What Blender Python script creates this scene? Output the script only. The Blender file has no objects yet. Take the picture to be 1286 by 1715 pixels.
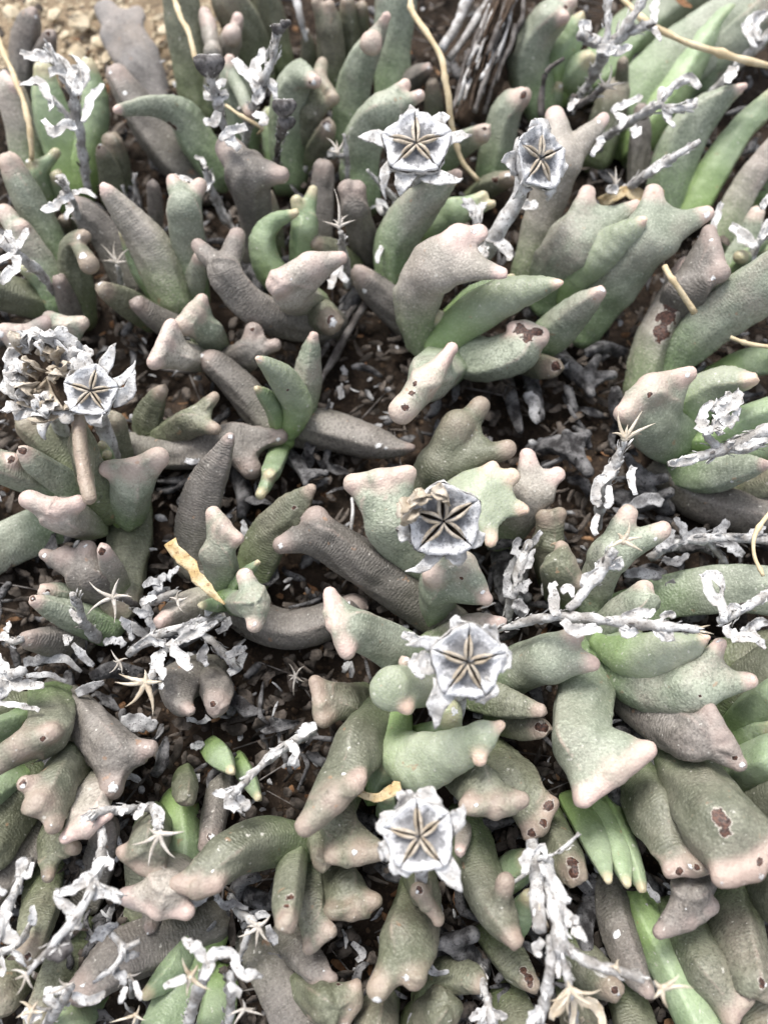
import bpy, math, random
import numpy as np
from mathutils import Vector, Matrix, noise
random.seed(7); np.random.seed(7)
S = bpy.context.scene
COL = S.collection
MM = 0.001

# ------------------------------------------------------------------ camera, world, sun, exposure
W, H, F = 1286.0, 1715.0, 1300.0            # size of the photograph and its focal length in pixels
TILT = math.radians(20)
cam = bpy.data.cameras.new('camera')
cam.sensor_fit = 'VERTICAL'; cam.sensor_height = 36.0; cam.lens = 36.0*F/H
cam.clip_start = 0.005; cam.clip_end = 50
camo = bpy.data.objects.new('camera', cam); COL.objects.link(camo)
AIM = Vector((0, 0, 0.016))
FWD = Vector((0, math.sin(TILT), -math.cos(TILT)))
RIGHT = Vector((1, 0, 0)); UP = RIGHT.cross(FWD)
CAM = AIM - FWD*0.150
camo.location = CAM
camo.rotation_euler = (TILT, 0, 0)
cam.dof.use_dof = True; cam.dof.focus_distance = 0.138; cam.dof.aperture_fstop = 13
S.camera = camo

SUN_EL, SUN_AZ = math.radians(58), math.radians(-22)      # azimuth measured from +y, towards +x
world = bpy.data.worlds.new('World'); S.world = world; world.use_nodes = True
wn = world.node_tree.nodes; wl = world.node_tree.links
sky = wn.new('ShaderNodeTexSky'); sky.sky_type = 'NISHITA'; sky.sun_disc = False
sky.sun_elevation = SUN_EL; sky.sun_rotation = SUN_AZ; sky.dust_density = 4.0; sky.air_density = 1.0
hs = wn.new('ShaderNodeHueSaturation'); hs.inputs['Saturation'].default_value = 0.38
wl.new(sky.outputs[0], hs.inputs['Color']); wl.new(hs.outputs[0], wn['Background'].inputs['Color'])
wn['Background'].inputs['Strength'].default_value = 0.115
sl = bpy.data.lights.new('sun', 'SUN'); sl.energy = 1.4; sl.angle = math.radians(18); sl.color = (1.0, 0.965, 0.91)
so = bpy.data.objects.new('sun', sl); COL.objects.link(so)
sd = Vector((math.sin(SUN_AZ)*math.cos(SUN_EL), math.cos(SUN_AZ)*math.cos(SUN_EL), math.sin(SUN_EL)))
so.rotation_euler = sd.to_track_quat('Z', 'Y').to_euler(); so.location = sd*0.6
S.view_settings.view_transform = 'Standard'; S.view_settings.look = 'None'
S.view_settings.exposure = 1.27; S.view_settings.gamma = 1; S.view_settings.use_curve_mapping = False
S.render.engine = 'CYCLES'
S.cycles.max_bounces = 6

# ------------------------------------------------------------------ helpers
def at(x, y, z):
    """where the line of sight through photo pixel x, y meets the height z (mm)"""
    d = FWD + RIGHT*((x-W/2)/F) - UP*((y-H/2)/F)
    t = (z*MM - CAM.z)/d.z
    return CAM + d*t
def px(p):
    """metres per photo pixel at point p"""
    return (p-CAM).dot(FWD)/F
def tag(o, label=None, cat=None, group=None, kind=None):
    if label: o['label'] = label
    if cat: o['category'] = cat
    if group: o['group'] = group
    if kind: o['kind'] = kind
    return o
def empty(name, loc):
    o = bpy.data.objects.new(name, None); COL.objects.link(o); o.location = loc
    o.empty_display_size = 0.004
    return o
def origin(o):
    v = Vector((0, 0, 0))
    while o is not None:
        v = v + Vector(o.location); o = o.parent
    return v
def mesh_obj(name, verts, faces, mat, parent=None, attrs=None, smooth=True, loc=None):
    """one mesh object from world-space vertices"""
    base = Vector(loc) if loc is not None else (origin(parent) if parent else Vector((0, 0, 0)))
    v = np.asarray(verts, dtype=np.float64).reshape(-1, 3) - np.array(base)
    me = bpy.data.meshes.new(name)
    me.from_pydata(v.tolist(), [], faces if isinstance(faces, list) else faces.tolist())
    if smooth: me.polygons.foreach_set('use_smooth', [True]*len(me.polygons))
    for k, a in (attrs or {}).items():
        at_ = me.attributes.new(k, 'FLOAT', 'POINT'); at_.data.foreach_set('value', np.asarray(a, dtype=np.float32))
    me.materials.append(mat); me.update()
    o = bpy.data.objects.new(name, me); COL.objects.link(o)
    if parent: o.parent = parent
    elif loc is not None: o.location = base
    return o
class MB:
    def __init__(s): s.v = []; s.f = []
    def add(s, v, f):
        n = len(s.v); s.v += [tuple(p) for p in v]; s.f += [[i+n for i in q] for q in f]
    def build(s, name, mat, parent=None, **k): return mesh_obj(name, s.v, s.f, mat, parent, **k)
def smooth_path(pts, n=4):
    """Catmull-Rom through rows of an array"""
    p = np.asarray(pts, dtype=float)
    if len(p) < 3:
        t = np.linspace(0, 1, n+1)[:, None]; return p[0]*(1-t) + p[-1]*t
    q = np.vstack([2*p[0]-p[1], p, 2*p[-1]-p[-2]]); out = []
    for i in range(1, len(q)-2):
        a, b, c, d = q[i-1], q[i], q[i+1], q[i+2]
        for t in np.linspace(0, 1, n, endpoint=False):
            out.append(0.5*(2*b + (c-a)*t + (2*a-5*b+4*c-d)*t*t + (3*b-a-3*c+d)*t**3))
    out.append(p[-1]); return np.array(out)
def tube(pts, rad, sides=8, rough=0.0, close=True):
    """tapered tube: pts rows of xyz, rad per row"""
    p = np.asarray(pts, float); n = len(p); V = []; Fc = []
    tang = np.gradient(p, axis=0); ref = np.array([0.31, 0.17, 0.93])
    for i in range(n):
        t = tang[i]/(np.linalg.norm(tang[i])+1e-12)
        a = np.cross(t, ref); a /= np.linalg.norm(a)+1e-12; b = np.cross(t, a)
        for k in range(sides):
            th = 2*math.pi*k/sides
            r = rad[i]*(1+rough*random.uniform(-1, 1))
            V.append(p[i]+r*(math.cos(th)*a+math.sin(th)*b))
    for i in range(n-1):
        for k in range(sides):
            k2 = (k+1) % sides
            Fc.append([i*sides+k, i*sides+k2, (i+1)*sides+k2, (i+1)*sides+k])
    if close:
        V.append(p[0]); V.append(p[-1])
        for k in range(sides):
            k2 = (k+1) % sides
            Fc.append([n*sides, k2, k]); Fc.append([n*sides+1, (n-1)*sides+k, (n-1)*sides+k2])
    return V, Fc
def ribbon(pts, wid, nrm, thick, cup=0.0, rag=0.0, cols=6, twist=0.0, wave=0.0):
    """a thin dry blade along pts with real thickness; nrm = side it shows, cup bends its edges up"""
    p = np.asarray(pts, float); n = len(p); nrm = np.asarray(nrm, float)
    tang = np.gradient(p, axis=0); T = []; B = []
    ph = random.uniform(0, 6)
    for i in range(n):
        t = tang[i]/(np.linalg.norm(tang[i])+1e-12)
        s = np.cross(t, nrm); s /= np.linalg.norm(s)+1e-12; u = np.cross(s, t)
        c, sn = math.cos(twist*i/n), math.sin(twist*i/n)
        s, u = s*c+u*sn, u*c-s*sn
        for k in range(cols+1):
            e = 2*k/cols-1
            w = wid[i]*(1+(rag*random.uniform(-1, 1) if k in (0, cols) else 0))
            h = cup*wid[i]*e*e + wave*wid[i]*math.sin(ph+i*1.1+e*2.2)
            c0 = p[i]+s*e*w+u*h
            tk = thick*(1-0.75*e*e)
            T.append(c0+u*tk); B.append(c0-u*tk)
    m = cols+1; N = n*m; Fc = []
    for i in range(n-1):
        for k in range(cols):
            a, b, c, d = i*m+k, i*m+k+1, (i+1)*m+k+1, (i+1)*m+k
            Fc.append([a, b, c, d]); Fc.append([N+d, N+c, N+b, N+a])
    for i in range(n-1):
        Fc.append([i*m, (i+1)*m, N+(i+1)*m, N+i*m]); Fc.append([i*m+cols, N+i*m+cols, N+(i+1)*m+cols, (i+1)*m+cols])
    for k in range(cols):
        Fc.append([k+1, k, N+k, N+k+1]); e = (n-1)*m; Fc.append([e+k, e+k+1, N+e+k+1, N+e+k])
    return T+B, Fc
def nums(s): return [[float(q) for q in t.split()] for t in s.split(',') if t.strip()]

# ------------------------------------------------------------------ materials
def new_mat(name):
    m = bpy.data.materials.new(name); m.use_nodes = True
    nt = m.node_tree; b = nt.nodes['Principled BSDF']
    return m, nt, b
class NT:
    """tiny node-writing shorthand"""
    def __init__(s, nt): s.nt = nt; s.n = nt.nodes; s.l = nt.links
    def node(s, t, **k):
        q = s.n.new(t)
        for a, b in k.items(): setattr(q, a, b)
        return q
    def put(s, sock, v):
        if isinstance(v, bpy.types.NodeSocket): s.l.new(v, sock)
        elif isinstance(v, (tuple, list)) and len(v) == 3 and sock.type == 'RGBA': sock.default_value = (*v, 1)
        else: sock.default_value = v
    def attr(s, name): return s.node('ShaderNodeAttribute', attribute_name=name).outputs['Fac']
    def math(s, op, a, b=0.0, clamp=False):
        q = s.node('ShaderNodeMath', operation=op, use_clamp=clamp); s.put(q.inputs[0], a); s.put(q.inputs[1], b); return q.outputs[0]
    def mix(s, f, a, b, blend='MIX'):
        q = s.node('ShaderNodeMix', data_type='RGBA', blend_type=blend); s.put(q.inputs[0], f); s.put(q.inputs[6], a); s.put(q.inputs[7], b); return q.outputs[2]
    def ramp(s, f, lo, hi):
        q = s.node('ShaderNodeMapRange', interpolation_type='SMOOTHSTEP'); s.put(q.inputs[0], f); q.inputs[1].default_value = lo; q.inputs[2].default_value = hi; return q.outputs[0]
    def coord(s):
        tc = s.node('ShaderNodeTexCoord'); oi = s.node('ShaderNodeObjectInfo')
        a = s.node('ShaderNodeVectorMath', operation='ADD'); s.l.new(tc.outputs['Object'], a.inputs[0])
        sc = s.node('ShaderNodeVectorMath', operation='SCALE'); sc.inputs[0].default_value = (1, 1.7, 0.6); s.l.new(oi.outputs['Random'], sc.inputs['Scale'])
        s.l.new(sc.outputs[0], a.inputs[1]); s.rand = oi.outputs['Random']; return a.outputs[0]
    def noise(s, co, scale, detail=3, rough=0.55):
        q = s.node('ShaderNodeTexNoise'); s.l.new(co, q.inputs['Vector']); q.inputs['Scale'].default_value = scale
        q.inputs['Detail'].default_value = detail; q.inputs['Roughness'].default_value = rough; return q.outputs['Fac']
    def voro(s, co, scale):
        q = s.node('ShaderNodeTexVoronoi'); s.l.new(co, q.inputs['Vector']); q.inputs['Scale'].default_value = scale; return q.outputs['Distance']
    def bump(s, h, dist, strength=1.0, normal=None):
        q = s.node('ShaderNodeBump'); s.put(q.inputs['Height'], h); q.inputs['Distance'].default_value = dist; q.inputs['Strength'].default_value = strength
        if normal is not None: s.l.new(normal, q.inputs['Normal'])
        return q.outputs[0]

def leaf_material(name, c1, c2, cbase, ctip, base_amt, tip_amt, wrinkle, rough=0.5, mottle=0.6, film=(0.33, 0.285, 0.25), sss=0.0):
    m, nt, b = new_mat(name); t = NT(nt); co = t.coord()
    tip, sc, wh, u, s = t.attr('tip'), t.attr('scar'), t.attr('white'), t.attr('along'), t.attr('s')
    n1 = t.noise(co, 160, 4); n2 = t.noise(co, 620, 5, 0.7); n3 = t.noise(co, 2600, 2)
    col = t.mix(t.ramp(n1, 0.3, 0.7), c1, c2)
    # per-leaf shift of tone
    rv = t.node('ShaderNodeHueSaturation'); t.put(rv.inputs['Color'], col)
    t.put(rv.inputs['Value'], t.math('MULTIPLY_ADD', t.rand, 0.34)); rv.inputs['Value'].links[0].from_node.inputs[2].default_value = 0.84
    col = rv.outputs[0]
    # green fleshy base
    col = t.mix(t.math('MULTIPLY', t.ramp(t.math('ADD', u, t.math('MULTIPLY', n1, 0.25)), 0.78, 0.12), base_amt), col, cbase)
    wea = t.math('MULTIPLY', t.ramp(t.noise(co, 95, 3), 0.42, 0.68), t.ramp(u, 0.15, 0.6)); col = t.mix(t.math('MULTIPLY', wea, t.math('MULTIPLY', t.math('FRACT', t.math('MULTIPLY', t.rand, 7.31)), 0.7)), col, film)
    # fine speckle of the waxy papillae
    sp = t.ramp(t.noise(co, 2100, 3, 0.6), 0.5, 0.64)
    col = t.mix(t.math('MULTIPLY', sp, 0.14 if sss else 0.34), col, tuple(min(1, x*1.5+0.03) for x in c2))
    col = t.mix(t.math('MULTIPLY', t.ramp(n2, 0.52, 0.72), mottle*0.55), col, tuple(x*0.5 for x in c1))
    dk = t.ramp(t.noise(co, 1700, 4, 0.65), 0.49, 0.62)
    col = t.mix(t.math('MULTIPLY', dk, t.math('MULTIPLY_ADD', t.rand, 0.36)), col, tuple(x*0.45 for x in c1))
    q = col.node.inputs[0].links[0].from_node.inputs[1].links[0].from_node; q.inputs[1].default_value = 0.10 if sss else 0.36; q.inputs[2].default_value = 0.06 if sss else 0.20
    # pinkish worn tips and keels
    tf = t.math('MULTIPLY', t.ramp(t.math('ADD', tip, t.math('MULTIPLY', t.math('SUBTRACT', n2, 0.5), 0.5)), 0.14, 1.0), tip_amt)
    tc = t.mix(t.ramp(n2, 0.4, 0.65), ctip, tuple(min(1, x*0.78) for x in ctip))
    col = t.mix(tf, col, tc)
    # scattered pale crust and tiny dark marks
    mk = t.math('MULTIPLY', t.ramp(t.noise(co, 420, 2), 0.70, 0.76), 0.5); col = t.mix(mk, col, (0.34, 0.20, 0.12))
    pk = t.math('MULTIPLY', t.ramp(t.noise(co, 900, 2), 0.69, 0.74), 0.55); col = t.mix(pk, col, (0.62, 0.6, 0.55))
    # scars: brown corky centre, pale torn rim
    sj = t.math('ADD', sc, t.math('ADD', t.math('MULTIPLY', t.math('SUBTRACT', n2, 0.5), 1.3), t.math('MULTIPLY', t.math('SUBTRACT', t.noise(co, 420, 2), 0.5), 1.0)))
    gate = t.ramp(sc, 0.0, 0.12)
    col = t.mix(t.math('MULTIPLY', t.math('MULTIPLY', t.ramp(sj, 0.22, 0.32), gate), 0.6), col, (0.60, 0.54, 0.48))
    core = t.mix(t.ramp(n3, 0.35, 0.7), (0.026, 0.012, 0.009), (0.125, 0.058, 0.038))
    inn = t.math('MULTIPLY', t.ramp(sj, 0.34, 0.44), gate); col = t.mix(inn, col, core)
    wj = t.math('ADD', wh, t.math('MULTIPLY', t.math('SUBTRACT', n2, 0.5), 2.2))
    wf = t.math('MULTIPLY', t.ramp(wj, 0.40, 0.58), t.ramp(wh, 0.0, 0.25)); col = t.mix(wf, col, (0.70, 0.70, 0.70))
    t.put(b.inputs['Base Color'], col)
    if sss: b.inputs['Subsurface Weight'].default_value = sss; b.inputs['Subsurface Radius'].default_value = (0.8, 1.0, 0.4); b.inputs['Subsurface Scale'].default_value = 0.0012
    t.put(b.inputs['Roughness'], rough); b.inputs['Specular IOR Level'].default_value = 0.45
    h = t.math('MULTIPLY', t.voro(co, 2300), 0.35)
    h = t.math('ADD', h, t.math('MULTIPLY', n2, 0.9))
    h = t.math('ADD', h, t.math('MULTIPLY', n3, 0.25))
    h = t.math('SUBTRACT', h, t.math('MULTIPLY', inn, 2.4)); h = t.math('ADD', h, t.math('MULTIPLY', wf, 0.7))
    nb = t.bump(h, 0.00024, 0.8)
    if wrinkle > 0:
        # rings of fine wrinkles across the shrunken leaf
        w = t.math('SINE', t.math('ADD', t.math('MULTIPLY', s, 10500), t.math('MULTIPLY', t.noise(co, 330, 3), 22)))
        w = t.math('MULTIPLY', w, t.ramp(t.noise(co, 230, 2), 0.30, 0.62))
        nb = t.bump(w, 0.00011*wrinkle, 0.7, nb)
    t.put(b.inputs['Normal'], nb)
    return m
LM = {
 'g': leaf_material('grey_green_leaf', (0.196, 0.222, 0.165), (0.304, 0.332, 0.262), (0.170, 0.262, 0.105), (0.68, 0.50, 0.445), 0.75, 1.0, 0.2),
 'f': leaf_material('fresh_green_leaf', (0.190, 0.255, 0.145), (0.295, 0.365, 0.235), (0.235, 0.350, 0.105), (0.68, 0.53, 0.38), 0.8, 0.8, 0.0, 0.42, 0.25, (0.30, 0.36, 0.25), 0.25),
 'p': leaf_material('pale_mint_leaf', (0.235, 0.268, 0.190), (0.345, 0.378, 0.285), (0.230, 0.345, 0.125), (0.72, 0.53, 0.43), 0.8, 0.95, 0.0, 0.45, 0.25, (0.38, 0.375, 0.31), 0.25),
 'h': leaf_material('dull_grey_green_leaf', (0.112, 0.119, 0.083), (0.190, 0.195, 0.146), (0.120, 0.180, 0.065), (0.52, 0.385, 0.335), 0.75, 0.75, 0.3, mottle=0.9, film=(0.215, 0.185, 0.155)),  # darker tone between the grey green and the olive leaf
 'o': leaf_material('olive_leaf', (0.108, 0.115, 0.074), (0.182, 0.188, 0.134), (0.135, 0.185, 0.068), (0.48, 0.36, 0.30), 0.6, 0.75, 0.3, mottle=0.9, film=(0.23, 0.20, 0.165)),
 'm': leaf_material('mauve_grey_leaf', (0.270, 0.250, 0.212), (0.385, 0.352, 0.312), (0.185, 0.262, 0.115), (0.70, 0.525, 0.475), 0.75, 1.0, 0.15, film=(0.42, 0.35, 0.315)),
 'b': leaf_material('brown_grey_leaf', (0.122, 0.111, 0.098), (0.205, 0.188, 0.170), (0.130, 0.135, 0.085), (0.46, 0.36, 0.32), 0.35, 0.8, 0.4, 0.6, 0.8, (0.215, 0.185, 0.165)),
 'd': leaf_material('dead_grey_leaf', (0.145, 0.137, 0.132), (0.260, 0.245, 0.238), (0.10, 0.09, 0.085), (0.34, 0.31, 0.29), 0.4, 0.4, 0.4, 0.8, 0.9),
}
def dry_material(name, c1, c2, cdark, speck, rough=0.85, streak=0.0, dist=0.00025, s1=350, s2=1500):
    m, nt, b = new_mat(name); t = NT(nt); co = t.coord()
    n1 = t.noise(co, s1, 4); n2 = t.noise(co, s2, 4, 0.7)
    col = t.mix(t.ramp(n1, 0.35, 0.65), c1, c2)
    col = t.mix(t.math('MULTIPLY', t.ramp(n2, 0.54, 0.66), speck), col, cdark)
    t.put(b.inputs['Base Color'], col); b.inputs['Roughness'].default_value = rough
    b.inputs['Specular IOR Level'].default_value = 0.2
    h = t.math('ADD', t.math('MULTIPLY', n2, 1.0), t.math('MULTIPLY', n1, 0.8))
    t.put(b.inputs['Normal'], t.bump(h, dist, 0.9))
    return m
M_PAPER = dry_material('white_papery_husk', (0.40, 0.385, 0.37), (0.78, 0.775, 0.77), (0.12, 0.105, 0.09), 0.75, dist=0.0004)
M_VALVE = dry_material('capsule_valve', (0.50, 0.52, 0.56), (0.74, 0.75, 0.77), (0.10, 0.10, 0.12), 0.75)
M_VALVE_IN = dry_material('capsule_valve_grey', (0.16, 0.16, 0.18), (0.42, 0.43, 0.46), (0.07, 0.07, 0.08), 0.7)
M_LIP = dry_material('capsule_lip', (0.34, 0.285, 0.215), (0.56, 0.50, 0.42), (0.16, 0.11, 0.07), 0.6)
M_SLIT = dry_material('capsule_dark', (0.05, 0.037, 0.028), (0.13, 0.095, 0.068), (0.02, 0.015, 0.012), 0.5)
M_STEM = dry_material('grey_dry_stem', (0.27, 0.255, 0.24), (0.64, 0.635, 0.63), (0.09, 0.075, 0.065), 0.65, dist=0.0004)
M_DARKSTEM = dry_material('dark_dry_stem', (0.075, 0.065, 0.06), (0.20, 0.185, 0.175), (0.03, 0.025, 0.02), 0.6)
M_BUTTON = dry_material('dark_seed_head', (0.05, 0.045, 0.045), (0.22, 0.21, 0.21), (0.02, 0.018, 0.016), 0.7)
M_STRAW = dry_material('straw_star', (0.46, 0.385, 0.29), (0.66, 0.60, 0.50), (0.28, 0.17, 0.09), 0.4)
M_PALESTAR = dry_material('pale_star', (0.42, 0.38, 0.33), (0.62, 0.58, 0.53), (0.20, 0.15, 0.11), 0.5)
M_GRASS = dry_material('grass_stem', (0.50, 0.40, 0.25), (0.64, 0.54, 0.37), (0.30, 0.19, 0.09), 0.35, 0.55, dist=0.0001)
M_GOLD = dry_material('golden_dead_leaf', (0.46, 0.33, 0.16), (0.66, 0.55, 0.36), (0.20, 0.10, 0.05), 0.75)
M_FLAKE = dry_material('grey_white_flake', (0.17, 0.168, 0.17), (0.50, 0.50, 0.505), (0.05, 0.045, 0.045), 0.85, s2=2300)
M_BARK = dry_material('brown_bark', (0.030, 0.021, 0.015), (0.095, 0.066, 0.047), (0.02, 0.012, 0.008), 0.7)
M_LITTER = dry_material('dark_litter', (0.030, 0.025, 0.021), (0.125, 0.105, 0.09), (0.012, 0.010, 0.009), 0.7)
M_SHRIVEL = dry_material('black_grey_shrivelled', (0.035, 0.033, 0.034), (0.20, 0.197, 0.20), (0.012, 0.011, 0.011), 0.85, dist=0.0007)
M_RUST = dry_material('brown_flake', (0.16, 0.08, 0.04), (0.30, 0.18, 0.10), (0.05, 0.025, 0.015), 0.6)

# ------------------------------------------------------------------ leaves: smooth union of tapered tubes, meshed with surface nets
def seg_d(P, a, b, ra, rb):
    ba = b-a; t = np.clip(((P-a)@ba)/max(ba@ba, 1e-14), 0, 1)
    q = P-a-t[:, None]*ba
    return np.sqrt((q*q).sum(1))-(ra+t*(rb-ra)), t
def smin(a, b, k):
    h = np.clip(0.5+0.5*(b-a)/k, 0, 1); return b*(1-h)+a*h-k*h*(1-h)
def surface_nets(f, lo, hi, cell):
    n = np.maximum(np.ceil((hi-lo)/cell).astype(int)+1, 4)
    ax = [lo[i]+cell*np.arange(n[i]) for i in range(3)]
    G = np.stack(np.meshgrid(*ax, indexing='ij'), -1).reshape(-1, 3)
    # coarse pass first, then the fine values only near the surface
    ci = [np.clip(np.arange(0, n[i]+3, 3), 0, n[i]-1) for i in range(3)]
    GC = np.stack(np.meshgrid(*[ax[i][ci[i]] for i in range(3)], indexing='ij'), -1)
    DC = f(GC.reshape(-1, 3)).reshape(GC.shape[:3])
    ri = [np.minimum((np.arange(n[i])+1)//3, len(ci[i])-1) for i in range(3)]
    D = DC[np.ix_(*ri)].reshape(-1).copy(); near = np.abs(D) < 4.6*cell
    D[near] = f(G[near]); D = D.reshape(n); ins = D < 0
    c = np.zeros(n-1, int); acc = np.zeros((*(n-1), 3)); cnt = np.zeros(n-1)
    sl = lambda o: tuple(slice(o[i], n[i]-1+o[i]) for i in range(3))
    offs = [(i, j, k) for i in (0, 1) for j in (0, 1) for k in (0, 1)]
    for o in offs:
        for d in range(3):
            if o[d]: continue
            o2 = list(o); o2[d] = 1
            A, B = D[sl(o)], D[sl(tuple(o2))]
            m = (A < 0) != (B < 0)
            tt = np.where(m, A/np.where(m, A-B, 1), 0)
            cnt += m
            for q in range(3): acc[..., q] += m*((o[q]) + (tt if q == d else 0))
    act = cnt > 0; idx = -np.ones(n-1, int); idx[act] = np.arange(act.sum())
    I = np.argwhere(act); V = lo + cell*(I+acc[act]/cnt[act][:, None])
    faces = []
    for d in range(3):
        a, b = [(1, 2), (2, 0), (0, 1)][d]
        o = [0, 0, 0]; s0 = [slice(0, n[i]) for i in range(3)]; s1 = list(s0)
        s0[d] = slice(0, n[d]-1); s1[d] = slice(1, n[d])
        A, B = ins[tuple(s0)], ins[tuple(s1)]
        for flip in (0, 1):
            e = np.argwhere((A & ~B) if not flip else (~A & B))
            e = e[(e[:, a] > 0) & (e[:, b] > 0) & (e[:, a] < n[a]-1) & (e[:, b] < n[b]-1)]
            if not len(e): continue
            ea = np.zeros(3, int); ea[a] = 1; eb = np.zeros(3, int); eb[b] = 1
            q = np.stack([idx[tuple((e-x).T)] for x in (ea+eb, eb, 0*ea, ea)], 1)
            faces.append(q if not flip else q[:, ::-1])
    return V, np.vstack(faces)

def L(mat, z0, z1, main, teeth='', mode='f', fl=1.0, spots='', ramp=1.0):
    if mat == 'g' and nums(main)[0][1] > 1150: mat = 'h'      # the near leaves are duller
    return (mat, z0, z1, main, teeth, mode, fl, spots, ramp)
RNG = np.random.RandomState(3)
def build_leaf(spec, parent):
    mat, z0, z1, main, teeth, mode, fl, spots, rp = spec
    m = [[a[0], a[1], a[2]*0.97] for a in nums(main)]; n = len(m)
    dist = np.concatenate([[0], np.cumsum([math.hypot(m[i+1][0]-m[i][0], m[i+1][1]-m[i][1]) for i in range(n-1)])])
    u = dist/max(dist[-1], 1e-6)
    P = [at(a[0], a[1], z0+(z1-z0)*(w**rp)) for a, w in zip(m, u)]
    rows = np.array([[*p, a[2]*px(p)] for p, a in zip(P, m)])
    path = smooth_path(rows, 4); path[:, 3] = np.maximum(path[:, 3], 0.0003)
    T = [(at(a[0], a[1], z1+(a[3] if len(a) > 3 else 0)), a[2]) for a in nums(teeth)]
    T = [np.array([*p, r*1.12*px(p)]) for p, r in T]
    end = path[-1]
    # the body stops short of its worn end and runs out into the teeth or the ridge
    cut = 0 if len(T) < 2 else (3 if mode == 'h' else 2)
    body = path[:-cut] if cut and len(path) > cut+2 else path
    rmax = path[:, 3].max(); k = 0.55*np.median(path[:, 3])
    nodes = [path] + [np.array([t]) for t in T]
    allp = np.vstack(nodes); pad = allp[:, 3].max()*1.35
    lo, hi = allp[:, :3].min(0)-pad, allp[:, :3].max(0)+pad
    nv = np.array((-FWD).lerp(Vector((0, 0, 1)), 0.4).normalized()); c0 = path[len(path)//2, :3]
    ph = RNG.uniform(0, 6.28, 6); am = 0.03*rmax; fq = 1.7/rmax
    arc = np.concatenate([[0], np.cumsum(np.linalg.norm(np.diff(path[:, :3], axis=0), axis=1))])
    axis = path[-1, :3]-path[0, :3]; axis = axis/(np.linalg.norm(axis)+1e-12)
    k1 = np.cross(axis, np.array(RIGHT)*0.3+np.array(FWD)); k1 /= np.linalg.norm(k1)+1e-12; k2 = np.cross(axis, k1)
    def poly(th):
        w = (th+ph[4]) % (2*math.pi/3)-math.pi/3
        return 0.5/np.maximum(np.cos(w*0.97), 0.05)
    gam = {'b': 0.055, 'o': 0.045, 'm': 0.03, 'h': 0.035, 'g': 0.025, 'd': 0.07}.get(mat, 0.0)
    pits = []
    for _ in range(4 if mat not in 'fp' else 1):
        i = RNG.randint(1, len(path)-1); o = -np.array(FWD)+RNG.randn(3)*.7; o /= np.linalg.norm(o)
        rr = path[i, 3]*RNG.uniform(.25, .6); pits.append((path[i, :3]+o*path[i, 3], rr, rr*RNG.uniform(.08, .22)*RNG.choice([1, 1, -.6])))
    keel = 0.62 if fl == 1.0 else 0.0
    def f(Q):
        if fl != 1.0:
            # thin across the side the blade shows
            t_best = None; dm = 1e9*np.ones(len(Q)); cn = np.zeros(len(Q))
            for i in range(len(path)-1):
                d, t = seg_d(Q, path[i, :3], path[i+1, :3], 0, 0)
                w = d < dm; dm = np.where(w, d, dm)
                ctr = path[i, :3]+t[:, None]*(path[i+1, :3]-path[i, :3])
                cn = np.where(w, (Q-ctr)@nv, cn)
            Q2 = Q+nv*(cn*(1/fl-1))[:, None]
        else: Q2 = Q
        d = None
        for i in range(len(body)-1):
            e, _ = seg_d(Q2, body[i, :3], body[i+1, :3], body[i, 3], body[i+1, 3])
            d = e if d is None else np.minimum(d, e)
        if T:
            root = body[-1] if len(T) > 1 else path[-min(4, len(path))]
            if mode in 'fF':
                for t in T:
                    e, _ = seg_d(Q2, root[:3], t[:3], root[3]*(0.90 if len(T) > 1 else 0.6), t[3]); d = smin(d, e, k*0.6)
                for a, b in zip(T[:-1], T[1:]):
                    # the flesh between two teeth, a shallow bay or a deep fork
                    for w in (0.3, 0.5, 0.7):
                        pull = (0.30 if mode == 'f' else 0.62)*(1-((w-.5)/.5)**2*.55)
                        c = (a*(1-w)+b*w)*(1-pull)+root*pull; c[3] = min(a[3], b[3])*(.9 if mode == 'f' else .8)
                        e, _ = seg_d(Q2, root[:3], c[:3], root[3]*.85, c[3]); d = smin(d, e, k*0.3)
            else:
                dd = None
                for a, b in zip(T[:-1], T[1:]):
                    for w in (0, 0.25, 0.5, 0.75, 1):
                        c = a*(1-w)+b*w
                        e, _ = seg_d(Q2, root[:3], c[:3], root[3]*0.86, c[3]*.92); dd = e if dd is None else smin(dd, e, k*0.25)
                    e, _ = seg_d(Q2, a[:3], b[:3], a[3], b[3]); dd = smin(dd, e, k*0.25)
                d = smin(d, dd, k*0.5)
        x = (Q-c0)*fq
        d = d*(fl if fl < 1 else 1)
        cc = np.zeros_like(Q); dm = 1e9*np.ones(len(Q)); rl = np.zeros(len(Q))
        for i in range(0, len(path)-1):
            e, t = seg_d(Q, path[i, :3], path[i+1, :3], 0, 0); w = e < dm; dm = np.where(w, e, dm)
            cc = np.where(w[:, None], path[i, :3]+t[:, None]*(path[i+1, :3]-path[i, :3]), cc); rl = np.where(w, path[i, 3]+t*(path[i+1, 3]-path[i, 3]), rl)
        th = np.arctan2((Q-cc)@k2, (Q-cc)@k1)
        fade = np.clip(dm/np.maximum(rl, 1e-6), 0, 1)**2*np.clip(1.9-dm/np.maximum(rl, 1e-6), 0, 1)
        d = d-keel*rl*fade*(poly(th)-0.66)
        if gam: d = d+gam*rl*fade*np.sin(7*th+2.2*np.sin((Q-c0)@axis*1.1/rmax+ph[2])+ph[0])*(0.5+0.5*np.sin((Q-c0)@axis*0.8/rmax+ph[1]))
        for c, rr, dp in pits:
            d = d+dp*np.exp(-((Q-c)**2).sum(1)/(rr*rr))
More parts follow.
